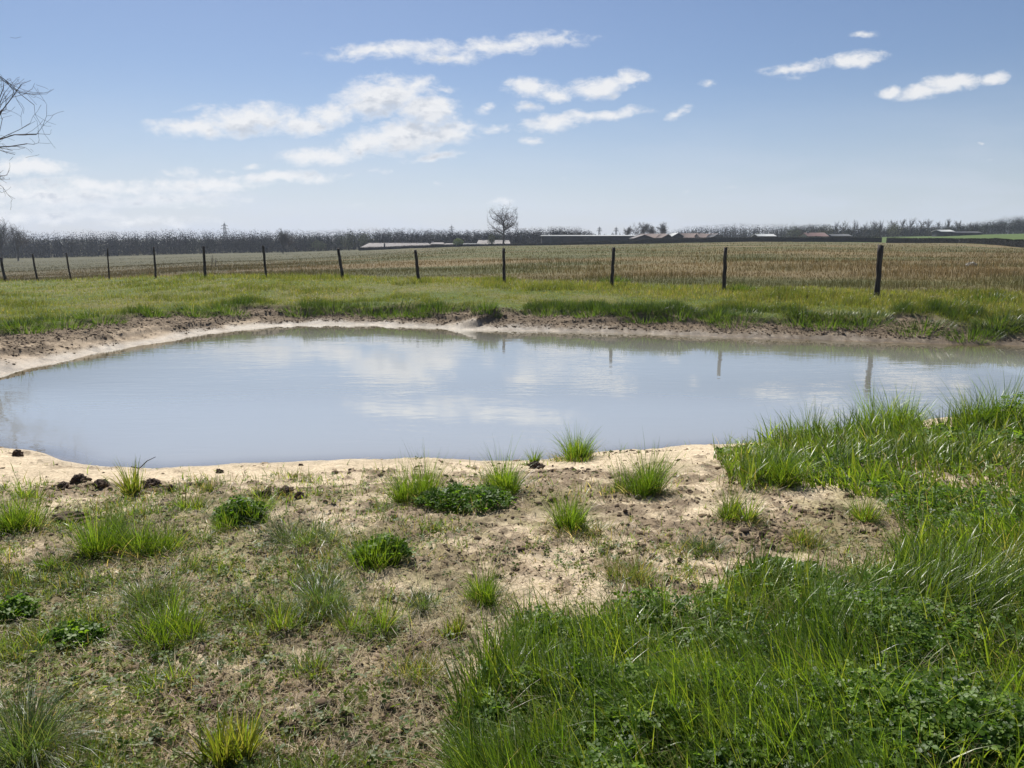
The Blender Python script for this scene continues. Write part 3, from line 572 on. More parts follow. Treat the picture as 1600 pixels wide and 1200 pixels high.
for (px, py, rp, hp, nb, kind, lab) in TUFTS:
    p0 = pick(px, min(py, 1195)); D = p0.y; k = D / 1165 * (1 / math.cos(PITCH)); r = rp * k * 1.15; h = hp * k * 1.35
    lo, cu, wd_ = {'up': (.6, .6, .0034), 'open': (.95, .45, .0038), 'dry': (.85, .7, .003), 'flat': (.85, 1.1, .0028), 'wide': (.5, .35, .0075)}[kind]
    wsc = max(.8, D / 4.2); parts = []; nsub = 1 if nb < 70 else int(rng.integers(4, 8))
    for sub in range(nsub):
        n = int(nb * 1.9 / nsub * rng.uniform(.5, 1.5)) + 8; ca_, cr_ = rng.uniform(0, 6.283), r * .62 * math.sqrt(rng.uniform(0, 1)) * (nsub > 1); sx_, sy_ = p0.x + math.cos(ca_) * cr_, p0.y + math.sin(ca_) * cr_ * .8
        hs = h * (1.0 if sub == 0 else rng.uniform(.45, .95)); a = rng.uniform(0, 6.283, n); q0 = np.sqrt(rng.uniform(0, 1, n)); rad = q0 * r * rng.uniform(.2, .4)
        xx = sx_ + np.cos(a) * rad; yy_ = sy_ + np.sin(a) * rad; bias = rng.uniform(0, .35)
        az = a + rng.normal(0, .7, n); az = np.where(rng.uniform(0, 1, n) < bias, ca_ + rng.normal(0, .5, n), az); lean = lo * np.maximum(q0, .25) * rng.uniform(.3, 1.4, n); curve = cu * rng.uniform(.1, 1.9, n)
        H = hs * rng.beta(2.2, 1.8, n) * 1.35 * (1.25 if kind in ('flat', 'open') else 1.0)
        vv = rng.uniform(.75, 1.3)
        cols = {'up': pal(n, GREENS, GW), 'open': pal(n, GREENS + [(.22, .19, .08)], [.2, .25, .2, .1, .15, .1]), 'dry': pal(n, GREENS[:2] + [(.22, .2, .07), (.3, .25, .14)], [.2, .25, .35, .2]),
                'flat': pal(n, [(.055, .10, .03), (.09, .145, .045), (.15, .18, .08)], [.4, .4, .2]), 'wide': pal(n, [(.18, .22, .03), (.12, .18, .025), (.24, .24, .07)])}[kind] * vv
        parts.append(blades(ground_pts(xx, yy_) - [0, 0, .012], H, wd_ * wsc * rng.uniform(.6, 1.35, n), az, lean, curve, cols, 4))
    m_ = nb // 3; a = rng.uniform(0, 6.283, m_); rad = r * .9 * np.sqrt(rng.uniform(0, 1, m_)); xx = p0.x + np.cos(a) * rad; yy_ = p0.y + np.sin(a) * rad
    parts.append(blades(ground_pts(xx, yy_), h * rng.uniform(.2, .5, m_), .003 * wsc, a + rng.normal(0, .6, m_), rng.uniform(.5, 1.4, m_), rng.uniform(.1, .8, m_), pal(m_, GREENS + STRAW[:3]), 3))
    m_ = nb // 7; a = rng.uniform(0, 6.283, m_); rad = r * .6 * np.sqrt(rng.uniform(0, 1, m_)); xx = p0.x + np.cos(a) * rad; yy_ = p0.y + np.sin(a) * rad
    parts.append(blades(ground_pts(xx, yy_), h * rng.uniform(.4, 1.0, m_), .003 * wsc, a + rng.normal(0, .6, m_), rng.uniform(.8, 1.5, m_), rng.uniform(.1, .8, m_), pal(m_, STRAW), 3))
    V, F, C = join(parts); o = mesh_obj('grass_tuft', V, F, M_GRASS, None, C); recentre(o, p0)
    tag(o, lab, 'grass tuft', 'separate grass tufts on the near bank')
# short grass and thatch creeping out round the tufts
sx_, sy_, ss_ = [], [], []
for (px, py, rp, hp, nb, kind, lab) in TUFTS:
    p0 = pick(px, min(py, 1195)); r = rp * p0.y / 1165; m7 = 60 + int(nb * .75); a = rng.uniform(0, 6.283, m7); q0 = np.abs(rng.normal(0, 1, m7)) * r * 1.05
    ox, oy = rng.normal(0, r * .35, 2); sx_.append(p0.x + ox + np.cos(a) * q0 * 1.25); sy_.append(p0.y + oy + np.sin(a) * q0 * .9); ss_.append(np.full(m7, min(1.0, hp / 60)))
sx_, sy_, ss_ = map(np.concatenate, (sx_, sy_, ss_)); k = (pond_d(sx_, sy_) > .1) & (sy_ > 1.3); sx_, sy_, ss_ = sx_[k], sy_[k], ss_[k]; n = len(sx_); wsc = np.clip(sy_ / 3.5, .8, 2.0)
V, F, C = blades(ground_pts(sx_, sy_), rng.uniform(.025, .12, n) * (.5 + .6 * ss_), .0034 * wsc * rng.uniform(.6, 1.4, n), rng.uniform(0, 6.3, n), rng.uniform(.2, 1.35, n), rng.uniform(.1, 1.0, n), pal(n, GREENS + STRAW[:3] + [(.17, .15, .055)], [.15, .18, .1, .14, .05, .12, .1, .04, .12], .28), 3)
g_ = mesh_obj('tuft_thatch', V, F, M_GRASS, None, C); tag(g_, 'short ragged grass and thatch creeping out around the tufts of the near bank', 'grass', kind='stuff')
# clover mound and leafy weeds
def leafy(px, py, rp, hp, n, lab, size=.016, name='clover_mound', grp='leafy mounds on the near bank', stretch=1.0):
    p0 = pick(px, py); k = p0.y / 1165; r = rp * k; h = hp * k; a = rng.uniform(0, 6.283, n); q0 = np.sqrt(rng.uniform(0, 1, n))
    xx = p0.x + np.cos(a) * q0 * r; yy_ = p0.y + np.sin(a) * q0 * r * .7 * stretch
    V, F, C = clover(ground_pts(xx, yy_), h * (1 - .75 * q0 ** 2) * rng.uniform(.45, 1.1, n) + .01, size * rng.uniform(.7, 1.25, n), pal(n, [(.075, .155, .02), (.11, .20, .027), (.15, .24, .035)]), .55)
    o = mesh_obj(name, V, F, M_CLOVER, None, C); recentre(o, p0); tag(o, lab, 'plant', grp)
leafy(725, 790, 84, 34, 900, 'low round clover mound between the tall dark tuft and the thin bladed tuft', .022)
leafy(600, 882, 50, 40, 340, 'leafy weed growing out of the right side of the broad dark tuft', .024)
leafy(375, 815, 44, 38, 330, 'leafy weed in front of the two black clods near the shore', .022)
leafy(22, 960, 40, 24, 160, 'bright green weed patch at the left edge of the trampled soil', .02)
leafy(120, 1005, 50, 22, 220, 'flat light green weed patch left of the glossy tuft', .018)
leafy(1230, 912, 90, 34, 500, 'dark toothed leaves rising at the back edge of the thick meadow', .026)
leafy(1590, 668, 60, 54, 500, 'tall leafy clump beside the shore grass at the right edge', .026)
leafy(775, 1150, 50, 46, 300, 'bright clover patch at the bottom where the meadow meets the sand', .02)

# ---- clods and the stick
def clod(px, py, wp, lab, group='dark clods of earth near the shore', mt=M_CLOD, n=7, name='earth_clod', flat=.75, cat='clod'):
    p0 = pick(px, py); k = p0.y / 1165; r = wp * k / 2
    import bmesh
    bm = bmesh.new(); bmesh.ops.create_icosphere(bm, subdivisions=4, radius=1.0); me = bpy.data.meshes.new(name)
    co = np.array([v.co[:] for v in bm.verts]); s0 = rng.uniform(0, 90)
    rad = .8 + .5 * fbm(co[:, 0] + s0, co[:, 1] + co[:, 2] * 1.7, 1.5, 3, 5) + .42 * np.abs(fbm(co[:, 0] * 1.1 + co[:, 2] + s0, co[:, 1] - co[:, 2], 4, 4, 8, .6))
    co = co * rad[:, None] * [1, rng.uniform(.6, .9), flat]
    for v, c_ in zip(bm.verts, co): v.co = c_ * r
    bm.to_mesh(me); bm.free(); me.materials.append(mt)
    o = bpy.data.objects.new(name, me); COL.objects.link(o); o.location = (p0.x, p0.y, float(height(p0.x, p0.y)) + r * flat * .35); o.rotation_euler[2] = rng.uniform(0, 6)
    tag(o, lab, cat, group); return o
clod(838, 731, 26, 'small dark clod at the waterline with a grass sprig behind it')
clod(343, 736, 13, 'small cube like dark clod on the shore, left half of the picture')
clod(470, 724, 8, 'tiny dark clod at the very edge of the water')
clod(28, 711, 22, 'dark clod on the pale sand at the left end of the shore')
clod(412, 776, 30, 'left one of two black clods in front of the shore')
clod(446, 774, 28, 'middle one of the black clods in front of the shore')
clod(468, 778, 20, 'right small one of the black clods in front of the shore')
clod(125, 756, 32, 'knobbly brown clod, highest of the dug earth heap near the shore')
clod(100, 764, 26, 'brown clod at the left end of the dug earth heap near the shore')
clod(160, 764, 26, 'brown clod in the middle of the dug earth heap, left of the yellow tuft')
clod(240, 764, 30, 'brown clod at the right end of the dug earth heap, right of the yellow tuft')
clod(268, 768, 22, 'smaller brown clod at the right end of the dug earth heap')
clod(108, 812, 60, 'long ridge of dark turned earth between the left tufts', flat=.35)
clod(1190, 838, 14, 'small dark clod on the pale clearing')
clod(1062, 880, 14, 'reddish brown clod just behind the thick meadow')
clod(330, 1108, 40, 'dark broken clod behind the young shoots at the bottom', flat=.5)
o = clod(1518, 416, 18, 'pale grey stone lying far out in the dry field', None, M_STONE, name='field_stone', cat='stone', flat=.55)
def tube(pts_, rads, sides=6):
    pts_ = np.array(pts_, float); n = len(pts_); V = []
    for i in range(n):
        t = pts_[min(i + 1, n - 1)] - pts_[max(i - 1, 0)]; t /= np.linalg.norm(t) + 1e-9
        a = np.cross(t, [0, 0, 1] if abs(t[2]) < .9 else [1, 0, 0]); a /= np.linalg.norm(a); b_ = np.cross(t, a)
        for s in range(sides):
            w = s * 2 * math.pi / sides; V.append(pts_[i] + (a * math.cos(w) + b_ * math.sin(w)) * rads[i])
    F4 = [[i * sides + s, i * sides + (s + 1) % sides, (i + 1) * sides + (s + 1) % sides, (i + 1) * sides + s] for i in range(n - 1) for s in range(sides)]
    V.append(pts_[0]); V.append(pts_[-1]); o = n * sides
    F3 = [[o, (s + 1) % sides, s] for s in range(sides)] + [[o + 1, (n - 1) * sides + s, (n - 1) * sides + (s + 1) % sides] for s in range(sides)]
    return np.array(V), [np.array(F4), np.array(F3)]
p0 = pick(205, 730); p1 = at_depth(230, 722, p0.y - .02); p2 = at_depth(243, 714, p0.y - .03)
pm = p0.lerp(p1, .5); pm.z = float(height(pm.x, pm.y)) + .012
V, F = tube([p0 + Vector((0, 0, .004)), pm, p1 + Vector((0, 0, .012)), p2], [.007, .006, .005, .003]); o = mesh_obj('stick', V, F, M_POST, None, None, True); recentre(o, p0)
tag(o, 'thin dark bent stick on the shore pointing up against the water', 'stick')

# ------------------------------------------------------------------ far bank meadow
n = 230000; t = rng.uniform(-.82, .85, n); y0 = np.interp(t, GET, GEY); y1 = fence_y(np.clip(t, -.9, .9)) + 2.0
u = rng.uniform(0, 1, n); yb = 1 / (1 / (y0 - .2) + (1 / y1 - 1 / (y0 - .2)) * u); xb = t * yb
e = grass_edge(xb, yb); fmk = field_mask(xb, yb); tuft = fbm(xb, yb, .75, 3, 600) + .35 * fbm(xb, yb, 2.3, 2, 610)
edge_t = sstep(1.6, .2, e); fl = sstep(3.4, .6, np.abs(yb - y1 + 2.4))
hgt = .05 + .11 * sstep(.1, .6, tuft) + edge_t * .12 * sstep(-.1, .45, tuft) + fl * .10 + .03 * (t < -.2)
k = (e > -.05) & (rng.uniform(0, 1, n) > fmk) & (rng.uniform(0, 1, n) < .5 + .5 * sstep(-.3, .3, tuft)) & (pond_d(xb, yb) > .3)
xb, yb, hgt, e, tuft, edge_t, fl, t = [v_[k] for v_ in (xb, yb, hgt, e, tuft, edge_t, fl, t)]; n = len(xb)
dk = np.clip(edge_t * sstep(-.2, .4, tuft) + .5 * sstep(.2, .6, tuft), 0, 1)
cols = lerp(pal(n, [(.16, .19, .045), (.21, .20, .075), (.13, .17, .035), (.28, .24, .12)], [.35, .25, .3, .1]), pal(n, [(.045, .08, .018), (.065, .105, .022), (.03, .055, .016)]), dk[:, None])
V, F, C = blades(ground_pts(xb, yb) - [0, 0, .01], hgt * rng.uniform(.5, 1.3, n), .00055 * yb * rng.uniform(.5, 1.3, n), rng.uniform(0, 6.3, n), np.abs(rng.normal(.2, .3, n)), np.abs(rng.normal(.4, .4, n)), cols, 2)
g_ = mesh_obj('meadow_grass', V, F, M_GRASS, None, C); tag(g_, 'green meadow grass between the far bank of the pond and the fence', 'grass', kind='stuff')
q_ = np.where((rng.uniform(0, 1, n) < .02) & ((t < -.25) | (rng.uniform(0, 1, n) < .25)))[0][:1300]; P_ = ground_pts(xb[q_], yb[q_]); P_[:, 2] += hgt[q_] * rng.uniform(.7, 1.2, len(q_)); S = .00045 * yb[q_] * rng.uniform(.6, 1.3, len(q_))
o = lumps(P_, S, M_DRY, 'white_flowers', .6, np.full((len(q_), 3), .62)); tag(o, 'tiny white flower heads dotted through the meadow behind the pond', 'flowers', kind='stuff')
# clumps along the far edge
clumps = [(235, 492), (300, 488), (350, 486), (470, 483), (520, 482), (620, 492), (655, 488), (690, 484), (860, 485), (930, 487), (975, 487), (1010, 490), (1060, 494), (1120, 497), (1155, 503), (1255, 500), (1300, 503), (1350, 502), (1440, 515), (1520, 527), (1560, 508), (30, 512), (90, 505), (150, 500), (580, 485), (760, 484), (1480, 480), (1540, 470), (960, 440), (1160, 455)]
for i, (px, py) in enumerate(clumps):
    p0 = pick(px, py); n = 420; a = rng.uniform(0, 6.283, n); q0 = np.sqrt(rng.uniform(0, 1, n)); r = rng.uniform(.3, .6)
    xx = p0.x + np.cos(a) * q0 * r * 1.4; yy_ = p0.y + np.sin(a) * q0 * r * .7
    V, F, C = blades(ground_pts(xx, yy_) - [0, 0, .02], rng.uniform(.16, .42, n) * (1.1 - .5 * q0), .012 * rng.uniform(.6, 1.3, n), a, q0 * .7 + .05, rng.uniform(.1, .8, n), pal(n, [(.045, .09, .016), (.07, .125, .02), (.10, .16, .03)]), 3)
    o = mesh_obj('bank_tuft', V, F, M_GRASS, None, C); recentre(o, p0)
    where = 'left third' if px < 500 else ('middle' if px < 1000 else 'right third')
    tag(o, 'dark green grass tussock hanging over the far bank, %s of the pond' % where, 'grass tuft', 'tussocks along the far bank, ' + where)
# dry field
n = 170000; t = rng.uniform(-.82, .82, n); y0 = fence_y(np.clip(t, -.9, .9)); u = rng.uniform(0, 1, n); y0_ = y0 + .5
yb = 1 / (1 / y0_ + (1 / 240. - 1 / y0_) * u); xb = t * yb; k = (rng.uniform(0, 1, n) < field_mask(xb, yb)) & (yb < hedge_y(t) - 2); xb, yb, t = xb[k], yb[k], t[k]; n = len(xb)
gcol = ground_colour(xb, yb); pp = fbm(xb * .4, yb, .4, 3, 650)
cols = gcol * rng.uniform(.75, 1.7, (n, 1)) * lerp(np.ones(3), np.array([1.06, 1.0, .9]), rng.uniform(0, 1, (n, 1)))
hgt = (.09 + .13 * sstep(-.3, .5, pp)) * rng.uniform(.4, 1.4, n) * (1 + .25 * (t > .1))
V, F, C = blades(ground_pts(xb, yb) - [0, 0, .02], hgt, .0006 * yb * rng.uniform(.4, 1.2, n), rng.uniform(0, 6.3, n), np.abs(rng.normal(.1, .15, n)), np.abs(rng.normal(.2, .3, n)), cols, 2)
g_ = mesh_obj('dry_field_grass', V, F, M_DRY, None, C); tag(g_, 'dry brown stalks of old grass in the field behind the fence', 'grass', kind='stuff')

# ------------------------------------------------------------------ fence posts
POSTS = [
 (1372, 449, 1376, 383, 7.2, 'thick dark fence post with a notched top, nearest of the row'),
 (1131, 451, 1134, 387, 5.2, 'straight slim dark fence post, second nearest of the row'),
 (956, 437, 959, 387, 5, 'fence post below the two electricity masts, slightly wider at its top'),
 (788, 439, 787, 388, 4.4, 'upright fence post directly in front of the lone bare tree'),
 (655, 439, 649, 391, 4.4, 'fence post leaning left in front of the long grey roof'),
 (537, 433, 528, 388, 4.2, 'fence post leaning strongly left, just left of the long grey roof'),
 (416, 431, 411, 384, 3.4, 'thin fence post leaning slightly left, near the bare tree at the wood edge'),
 (320, 428, 318, 385, 3.8, 'thick upright fence post in the left part, in front of the dark wood'),
 (243, 427, 240, 386, 2.8, 'thin fence post between the thick upright one and the very thin one'),
 (170, 434, 168, 388, 2.0, 'very thin nearly upright fence post in the left part of the row'),
 (112, 434, 104, 395, 2.2, 'thin fence post leaning left, third from the left end of the row'),
 (60, 434, 51, 397, 2.6, 'bent fence post curving left, second from the left end of the row'),
 (10, 436, 1, 402, 3.6, 'bent dark fence post at the left end of the row'),
]
for i, (bx, by, tx, ty, wp, lab) in enumerate(POSTS):
    D = float(fence_y((bx - 800) / 1165)); b0 = at_depth(bx, by, D); t0 = at_depth(tx, ty, D - .02); gz = float(height(b0.x, b0.y))
    k = D / 1165; r = wp * k / 2 * 1.1; b0.z = gz - .3; n = 9; c_, r_ = [], []
    bend = .05 if i >= 10 else .012
    for j in range(n):
        f = j / (n - 1); p = b0.lerp(t0, f); p.x -= math.sin(f * math.pi) * bend * (1 if i >= 10 else rng.uniform(-1, 1)) ; p.x += rng.normal(0, .004)
        c_.append(p); r_.append(r * (1.06 - .14 * f + rng.normal(0, .05)))
    if i == 0: r_[-1] *= 1.15; r_[-2] *= 1.2; c_[-1].x += .012
    V, F = tube(c_, r_, 9); V[-1] += np.array([0, 0, -.01]); top = V[(n - 1) * 9:n * 9]; top[:, 2] += rng.normal(0, r * .25, 9)
    o = mesh_obj('fence_post', V, F, M_POST, None, None, False); recentre(o, (b0.x, b0.y, gz)); tag(o, lab, 'fence post', 'wooden fence posts behind the pond')

# ------------------------------------------------------------------ trees
def tubes_mesh(segs, sides):
    S = np.array(segs, float); p0, p1, r0, r1 = S[:, 0:3], S[:, 3:6], S[:, 6], S[:, 7]
    d = p1 - p0; d /= np.linalg.norm(d, axis=1)[:, None] + 1e-9; ref = np.where(np.abs(d[:, 2:3]) < .9, [[0, 0, 1.]], [[1., 0, 0]])
    a = np.cross(d, ref); a /= np.linalg.norm(a, axis=1)[:, None]; b_ = np.cross(d, a); n = len(S); V = np.empty((n, 2, sides, 3))
    for s in range(sides):
        w = s * 2 * math.pi / sides; o = a * math.cos(w) + b_ * math.sin(w); V[:, 0, s] = p0 + o * r0[:, None]; V[:, 1, s] = p1 + o * r1[:, None]
    base_i = (np.arange(n) * 2 * sides)[:, None]; F = np.concatenate([np.concatenate([base_i + s, base_i + (s + 1) % sides, base_i + sides + (s + 1) % sides, base_i + sides + s], 1) for s in range(sides)])
    return V.reshape(-1, 3), F
def bare_tree(base, Ht, spread, lab, seed, twig=.03, levels=4, fork=.28, name='bare_tree', group=None, dens=1.0, cat='tree', droop=0.0, up=.10, trunk_r=None, right_edge=None, zr=None, wide=None):
    rd = random.Random(seed); big, small = [], []
    tr_ = trunk_r or Ht * .022
    def grow(p, d, L, r, lev):
        ns = 5 if lev < 2 else 3; pts_ = [p]
        for i in range(ns):
            jit = .10 if lev == 0 else .22
            d = (d + Vector((rd.gauss(0, jit), rd.gauss(0, jit), rd.gauss(0, jit * .6) + (up if lev else .05) - droop * lev * .04))).normalized()
            q = p + d * (L / ns); r2 = max(twig, r * (1 - (.5 if lev else .35) / ns)); (big if lev < 2 else small).append((*p, *q, r, r2))
            p, r = q, r2; pts_.append((p.copy(), d.copy(), r))
        if lev >= levels: return
        nc = [int(10 * dens), int(7 * dens), int(5 * dens), 4, 3][min(lev, 4)]
        for c in range(nc):
            f = (c + .6) / nc if lev else fork + (1 - fork) * (c + rd.random()) / nc
            j = min(ns, max(1, int(f * ns + .5))); pp, dd, r3 = pts_[j]
            ang = rd.uniform(.5, .95) * spread if lev else rd.uniform(.55, 1.0) * spread * (1.15 - .5 * f)
            az = rd.uniform(0, 6.283) + c * 2.4; side = dd.orthogonal().normalized(); side.rotate(__import__('mathutils').Quaternion(dd, az))
            nd2 = (dd * math.cos(ang) + side * math.sin(ang)).normalized()
            Lc = L * (rd.uniform(.45, .68) if lev else rd.uniform(.55, .75) * (1.2 - .55 * f))
            grow(pp, nd2, Lc, max(twig, r3 * (.62 if lev else .55)), lev + 1)
    grow(Vector((0, 0, -.2)), Vector((rd.gauss(0, .03), rd.gauss(0, .03), 1)), Ht * .66, tr_, 0)
    A = np.array(big + small); zmax = A[:, 5].max(); s = Ht / zmax; big = np.array(big) * s; small = np.array(small) * s
    if wide:
        f_ = wide / float(np.percentile(np.hypot(small[:, 3], small[:, 4]), 90))
        for arr in (big, small):
            for c_ in (0, 3):
                rr_ = np.hypot(arr[:, c_], arr[:, c_ + 1]) * f_; g_ = np.where(rr_ > .8 * wide, .8 * wide + .2 * wide * np.tanh((rr_ - .8 * wide) / (.3 * wide)), rr_) / np.maximum(rr_, 1e-6) * f_
                arr[:, c_] *= g_; arr[:, c_ + 1] *= g_
    if right_edge is not None:
        k_ = (small[:, 5] + base[2] > zr[0]) & (small[:, 5] + base[2] < zr[1]); lim = float(np.percentile(small[k_, 3], 97)); base = (right_edge - lim, base[1], base[2])
        cz = (zr[0] + zr[1]) / 2 - base[2]; rz_ = (zr[1] - zr[0]) / 2 * 1.08; cx_ = lim - rz_
        keep_ = lambda a_: (a_[:, 3] < cx_ - rz_ * .9) | (np.hypot(np.maximum(a_[:, 3] - cx_, 0), a_[:, 5] - cz) < rz_ * rng.uniform(.8, 1.06, len(a_)))
        small = small[keep_(small)]
    r_ = empty(name, base); V, F = tubes_mesh(big, 6); mesh_obj('trunk', V, F, M_BARK, r_, None, True)
    V, F = tubes_mesh(small, 3); mesh_obj('crown', V, F, M_BARK, r_); tag(r_, lab, cat, group); return r_
def tree_at(px, by, ty, D, **kw):
    b_ = at_depth(px, by, D); gz = float(height(b_.x, D, False)); top = at_depth(px, ty, D).z; return bare_tree((b_.x, D, gz - .1), top - gz, **kw)
tree_at(786, 383, 313, 246, spread=1.2, up=.06, wide=5.3, lab='lone bare tree with a round crown standing above the far buildings', seed=9, twig=.016, levels=4, fork=.34, dens=1.05, trunk_r=.42)
tree_at(28, 402, 343, 255, spread=.95, lab='bare tree with crooked forked crown at the left edge of the field', seed=11, twig=.02, fork=.5, group='bare trees at the left wood edge')
tree_at(3, 402, 338, 255, spread=.85, lab='bare tree cut by the left edge of the picture, beside the forked one', seed=15, twig=.02, fork=.45, group='bare trees at the left wood edge')
tree_at(442, 390, 355, 262, spread=.8, lab='dark bare tree standing just in front of the wood, left of the middle', seed=21, twig=.03, fork=.3)
tree_at(-175, 432, -330, 32, right_edge=at_depth(40, 170, 32).x, zr=(at_depth(0, 238, 32).z, at_depth(0, 98, 32).z), spread=.95, lab='big bare tree whose twigs reach into the top left corner', seed=33, twig=.0075, levels=5, fork=.35, dens=1.5, trunk_r=.3, up=.05)
for j, (px, ty, lab) in enumerate([(981, 350, 'round bare tree, left one of the group above the barns'), (1000, 346, 'tallest round bare tree in the middle of the group above the barns'), (1016, 351, 'small round bare tree, right one of the close group above the barns'), (1036, 345, 'single bare tree standing just right of the group above the barns')]):
    tree_at(px, 383, ty, 330, spread=1.0, lab=lab, seed=50 + j, twig=.026, fork=.4, group='bare trees above the barns', levels=4)
right_bare = [(1268, 348), (1305, 344), (1316, 342), (1336, 340), (1348, 343), (1362, 341), (1376, 343), (1392, 342), (1404, 340), (1420, 339), (1434, 343), (1450, 342), (1468, 344), (1480, 340), (1498, 341), (1512, 346)]
for j, (px, ty) in enumerate(right_bare):
    tree_at(px, 372, ty + rng.uniform(-1, 2), 385 + rng.uniform(-12, 10), spread=.42, lab='tall thin bare tree standing out against the sky at the right wood', seed=70 + j, twig=.035, fork=.3, levels=3, group='tall bare trees of the right wood', dens=.8)

# ------------------------------------------------------------------ woods as masses
def slivers(P, S, colr, elong=1.0):
    n = len(P); a = rng.normal(0, 1, (n, 3)); a[:, 2] = a[:, 2] * 1.0 + elong * np.sign(a[:, 2]); a /= np.linalg.norm(a, axis=1)[:, None]; b_ = rng.normal(0, 1, (n, 3)); b_ /= np.linalg.norm(b_, axis=1)[:, None]
    V = np.stack([P - a * S[:, None], P + a * S[:, None], P + b_ * (S * .75)[:, None]], 1)
    return V.reshape(-1, 3), np.arange(n * 3).reshape(-1, 3), np.repeat(colr, 3, 0)
def wood(name, lab, prof, D0, rows, step, palf, nper=430, base_py=None, size=.42, bushy=0):
    PX = [p[0] for p in prof]; PYt = [p[1] for p in prof]; parts = []; trunks = []
    for r_ in range(rows):
        D = D0 + r_ * 9; px = PX[0]
        while px < PX[-1]:
            p = px + rng.normal(0, 2); ty = np.interp(p, PX, PYt) + rng.normal(0, .9) - .3 + (0 if r_ else 1.2); D_ = D + rng.normal(0, 2.5)
            b_ = at_depth(p, 380, D_); gz = float(height(b_.x, D_, False)); top = at_depth(p, ty, D_).z + .5; h = max(1.5, top - gz)
            cr = min(h * .36, rng.uniform(2.2, 3.6)); n = int(nper * rng.uniform(.8, 1.2)); q0 = rng.normal(0, 1, (n, 3)); q0 /= np.linalg.norm(q0, axis=1)[:, None]; q0 *= rng.uniform(0, 1, (n, 1)) ** .45
            c0 = np.array([b_.x, D_, gz + h * .50]); lob = 1 + .15 * fbm(q0[:, 0] * 2 + p, q0[:, 2] * 2, 1.2, 2, 3)
            P_ = c0 + q0 * np.array([cr, cr, h * .52]) * lob[:, None]; k = P_[:, 2] > gz; P_ = P_[k]; q0 = q0[k]; n = len(P_)
            base_c = palf(p); m4 = n // 3; P_[:m4, 2] = gz + rng.uniform(0, .4, m4) * h; P_[:m4, 0] = b_.x + rng.normal(0, step * .35, m4)
            parts.append(slivers(P_, size * rng.uniform(.35, 1.1, n) * (1.15 - .7 * np.clip(q0[:, 2], 0, 1)), np.clip(base_c * .6 * np.array([.92, .98, 1.12]) * (1 + rng.normal(0, .22, (n, 1))), .004, .5), .35))
            trunks.append((b_.x, D_, gz - .3, b_.x + rng.normal(0, .3), D_, gz + h * .7, .22, .08)); px += step * rng.uniform(.6, 1.4)
    V, F, C = join(parts); tv, tf = tubes_mesh(trunks, 4); tf = tf + len(V); V = np.concatenate([V, tv]); C = np.concatenate([C, np.full((len(tv), 3), .035)])
    o = mesh_obj(name, V, [F, tf], M_TWIG, None, C); tag(o, lab, 'wood', kind='stuff'); return o
def pal_left(p):
    b_ = np.array([.022, .021, .028]); r_ = rng.uniform()
    if r_ < .14: b_ = np.array([.014, .022, .02])
    elif r_ < (.30 if 480 < p < 720 else .17): b_ = np.array([.055, .07, .03])
    elif r_ < .42: b_ = np.array([.045, .038, .042])
    return b_
def pal_right(p):
    b_ = np.array([.030, .027, .028]); r_ = rng.uniform()
    if r_ < .34: b_ = np.array([.055, .062, .03])
    elif r_ < .46: b_ = np.array([.018, .026, .02])
    elif r_ < .56: b_ = np.array([.07, .06, .04])
    return b_
wood('left_wood', 'long dark bare wood filling the skyline on the left half', [(-230, 360), (0, 362), (60, 363), (140, 361), (190, 362), (250, 359), (300, 359), (350, 361), (420, 361), (495, 361), (540, 359), (600, 357), (650, 358), (700, 360), (770, 360), (810, 358), (860, 355), (905, 356), (922, 362), (932, 371)], 315, 4, 10, pal_left)
wood('hill_wood', 'smooth brown wooded hill behind the farm on the right', [(1030, 368), (1050, 361), (1075, 354), (1100, 351), (1150, 350), (1185, 349), (1230, 351), (1262, 352)], 430, 4, 8, pal_right, 300)
wood('right_wood', 'mixed brown and green wood along the right skyline', [(1240, 352), (1280, 350), (1300, 353), (1330, 354), (1365, 352), (1400, 352), (1440, 354), (1480, 353), (1510, 350), (1540, 345), (1570, 339), (1600, 335), (1700, 330), (1840, 330)], 395, 4, 9, pal_right)
# single trees and bushes that stand out
def leafy_tree(px, by, ty, wp, D, col, lab, n=900, name='leafy_tree', cat='tree', group=None):
    b_ = at_depth(px, by, D); gz = float(height(b_.x, D, False)); top = at_depth(px, ty, D).z; h = top - gz; w = wp * D / 1177 / 2
    r_ = empty(name, (b_.x, D, gz)); V, F = tube([(0, 0, -.2), (.05, 0, h * .3), (0, .05, h * .7)], [.18, .13, .05], 6); mesh_obj('trunk', V, F, M_BARK, r_)
    q0 = rng.normal(0, 1, (n, 3)); q0 /= np.linalg.norm(q0, axis=1)[:, None]; q0 *= rng.uniform(0, 1, (n, 1)) ** .4; lob = 1 + .3 * fbm(q0[:, 0] * 2 + px, q0[:, 2] * 2 + q0[:, 1], 1.2, 2, 3)
    P_ = q0 * np.array([w, w, h * .48]) * lob[:, None] + [0, 0, h * .52]; P_[:, 2] = np.maximum(P_[:, 2], .1)
    V, F, C = slivers(P_, .3 * rng.uniform(.5, 1.2, n), np.clip(np.array(col) * (1 + rng.normal(0, .2, (n, 1))), .01, .6), .2)
    mesh_obj('crown', V, F, M_TWIG, r_, C); tag(r_, lab, cat, group)
leafy_tree(716, 385, 372.5, 16, 268, (.21, .26, .10), 'small round pale green tree beside the low farm roofs', 1400)
leafy_tree(768, 384, 366, 12, 300, (.10, .11, .055), 'small olive tree behind the grey roof left of the lone tree')
leafy_tree(498, 388, 374, 26, 305, (.085, .10, .05), 'greyish green bushy tree at the foot of the left wood')
leafy_tree(545, 386, 362, 24, 300, (.09, .10, .045), 'green budding tree standing in front of the left wood')
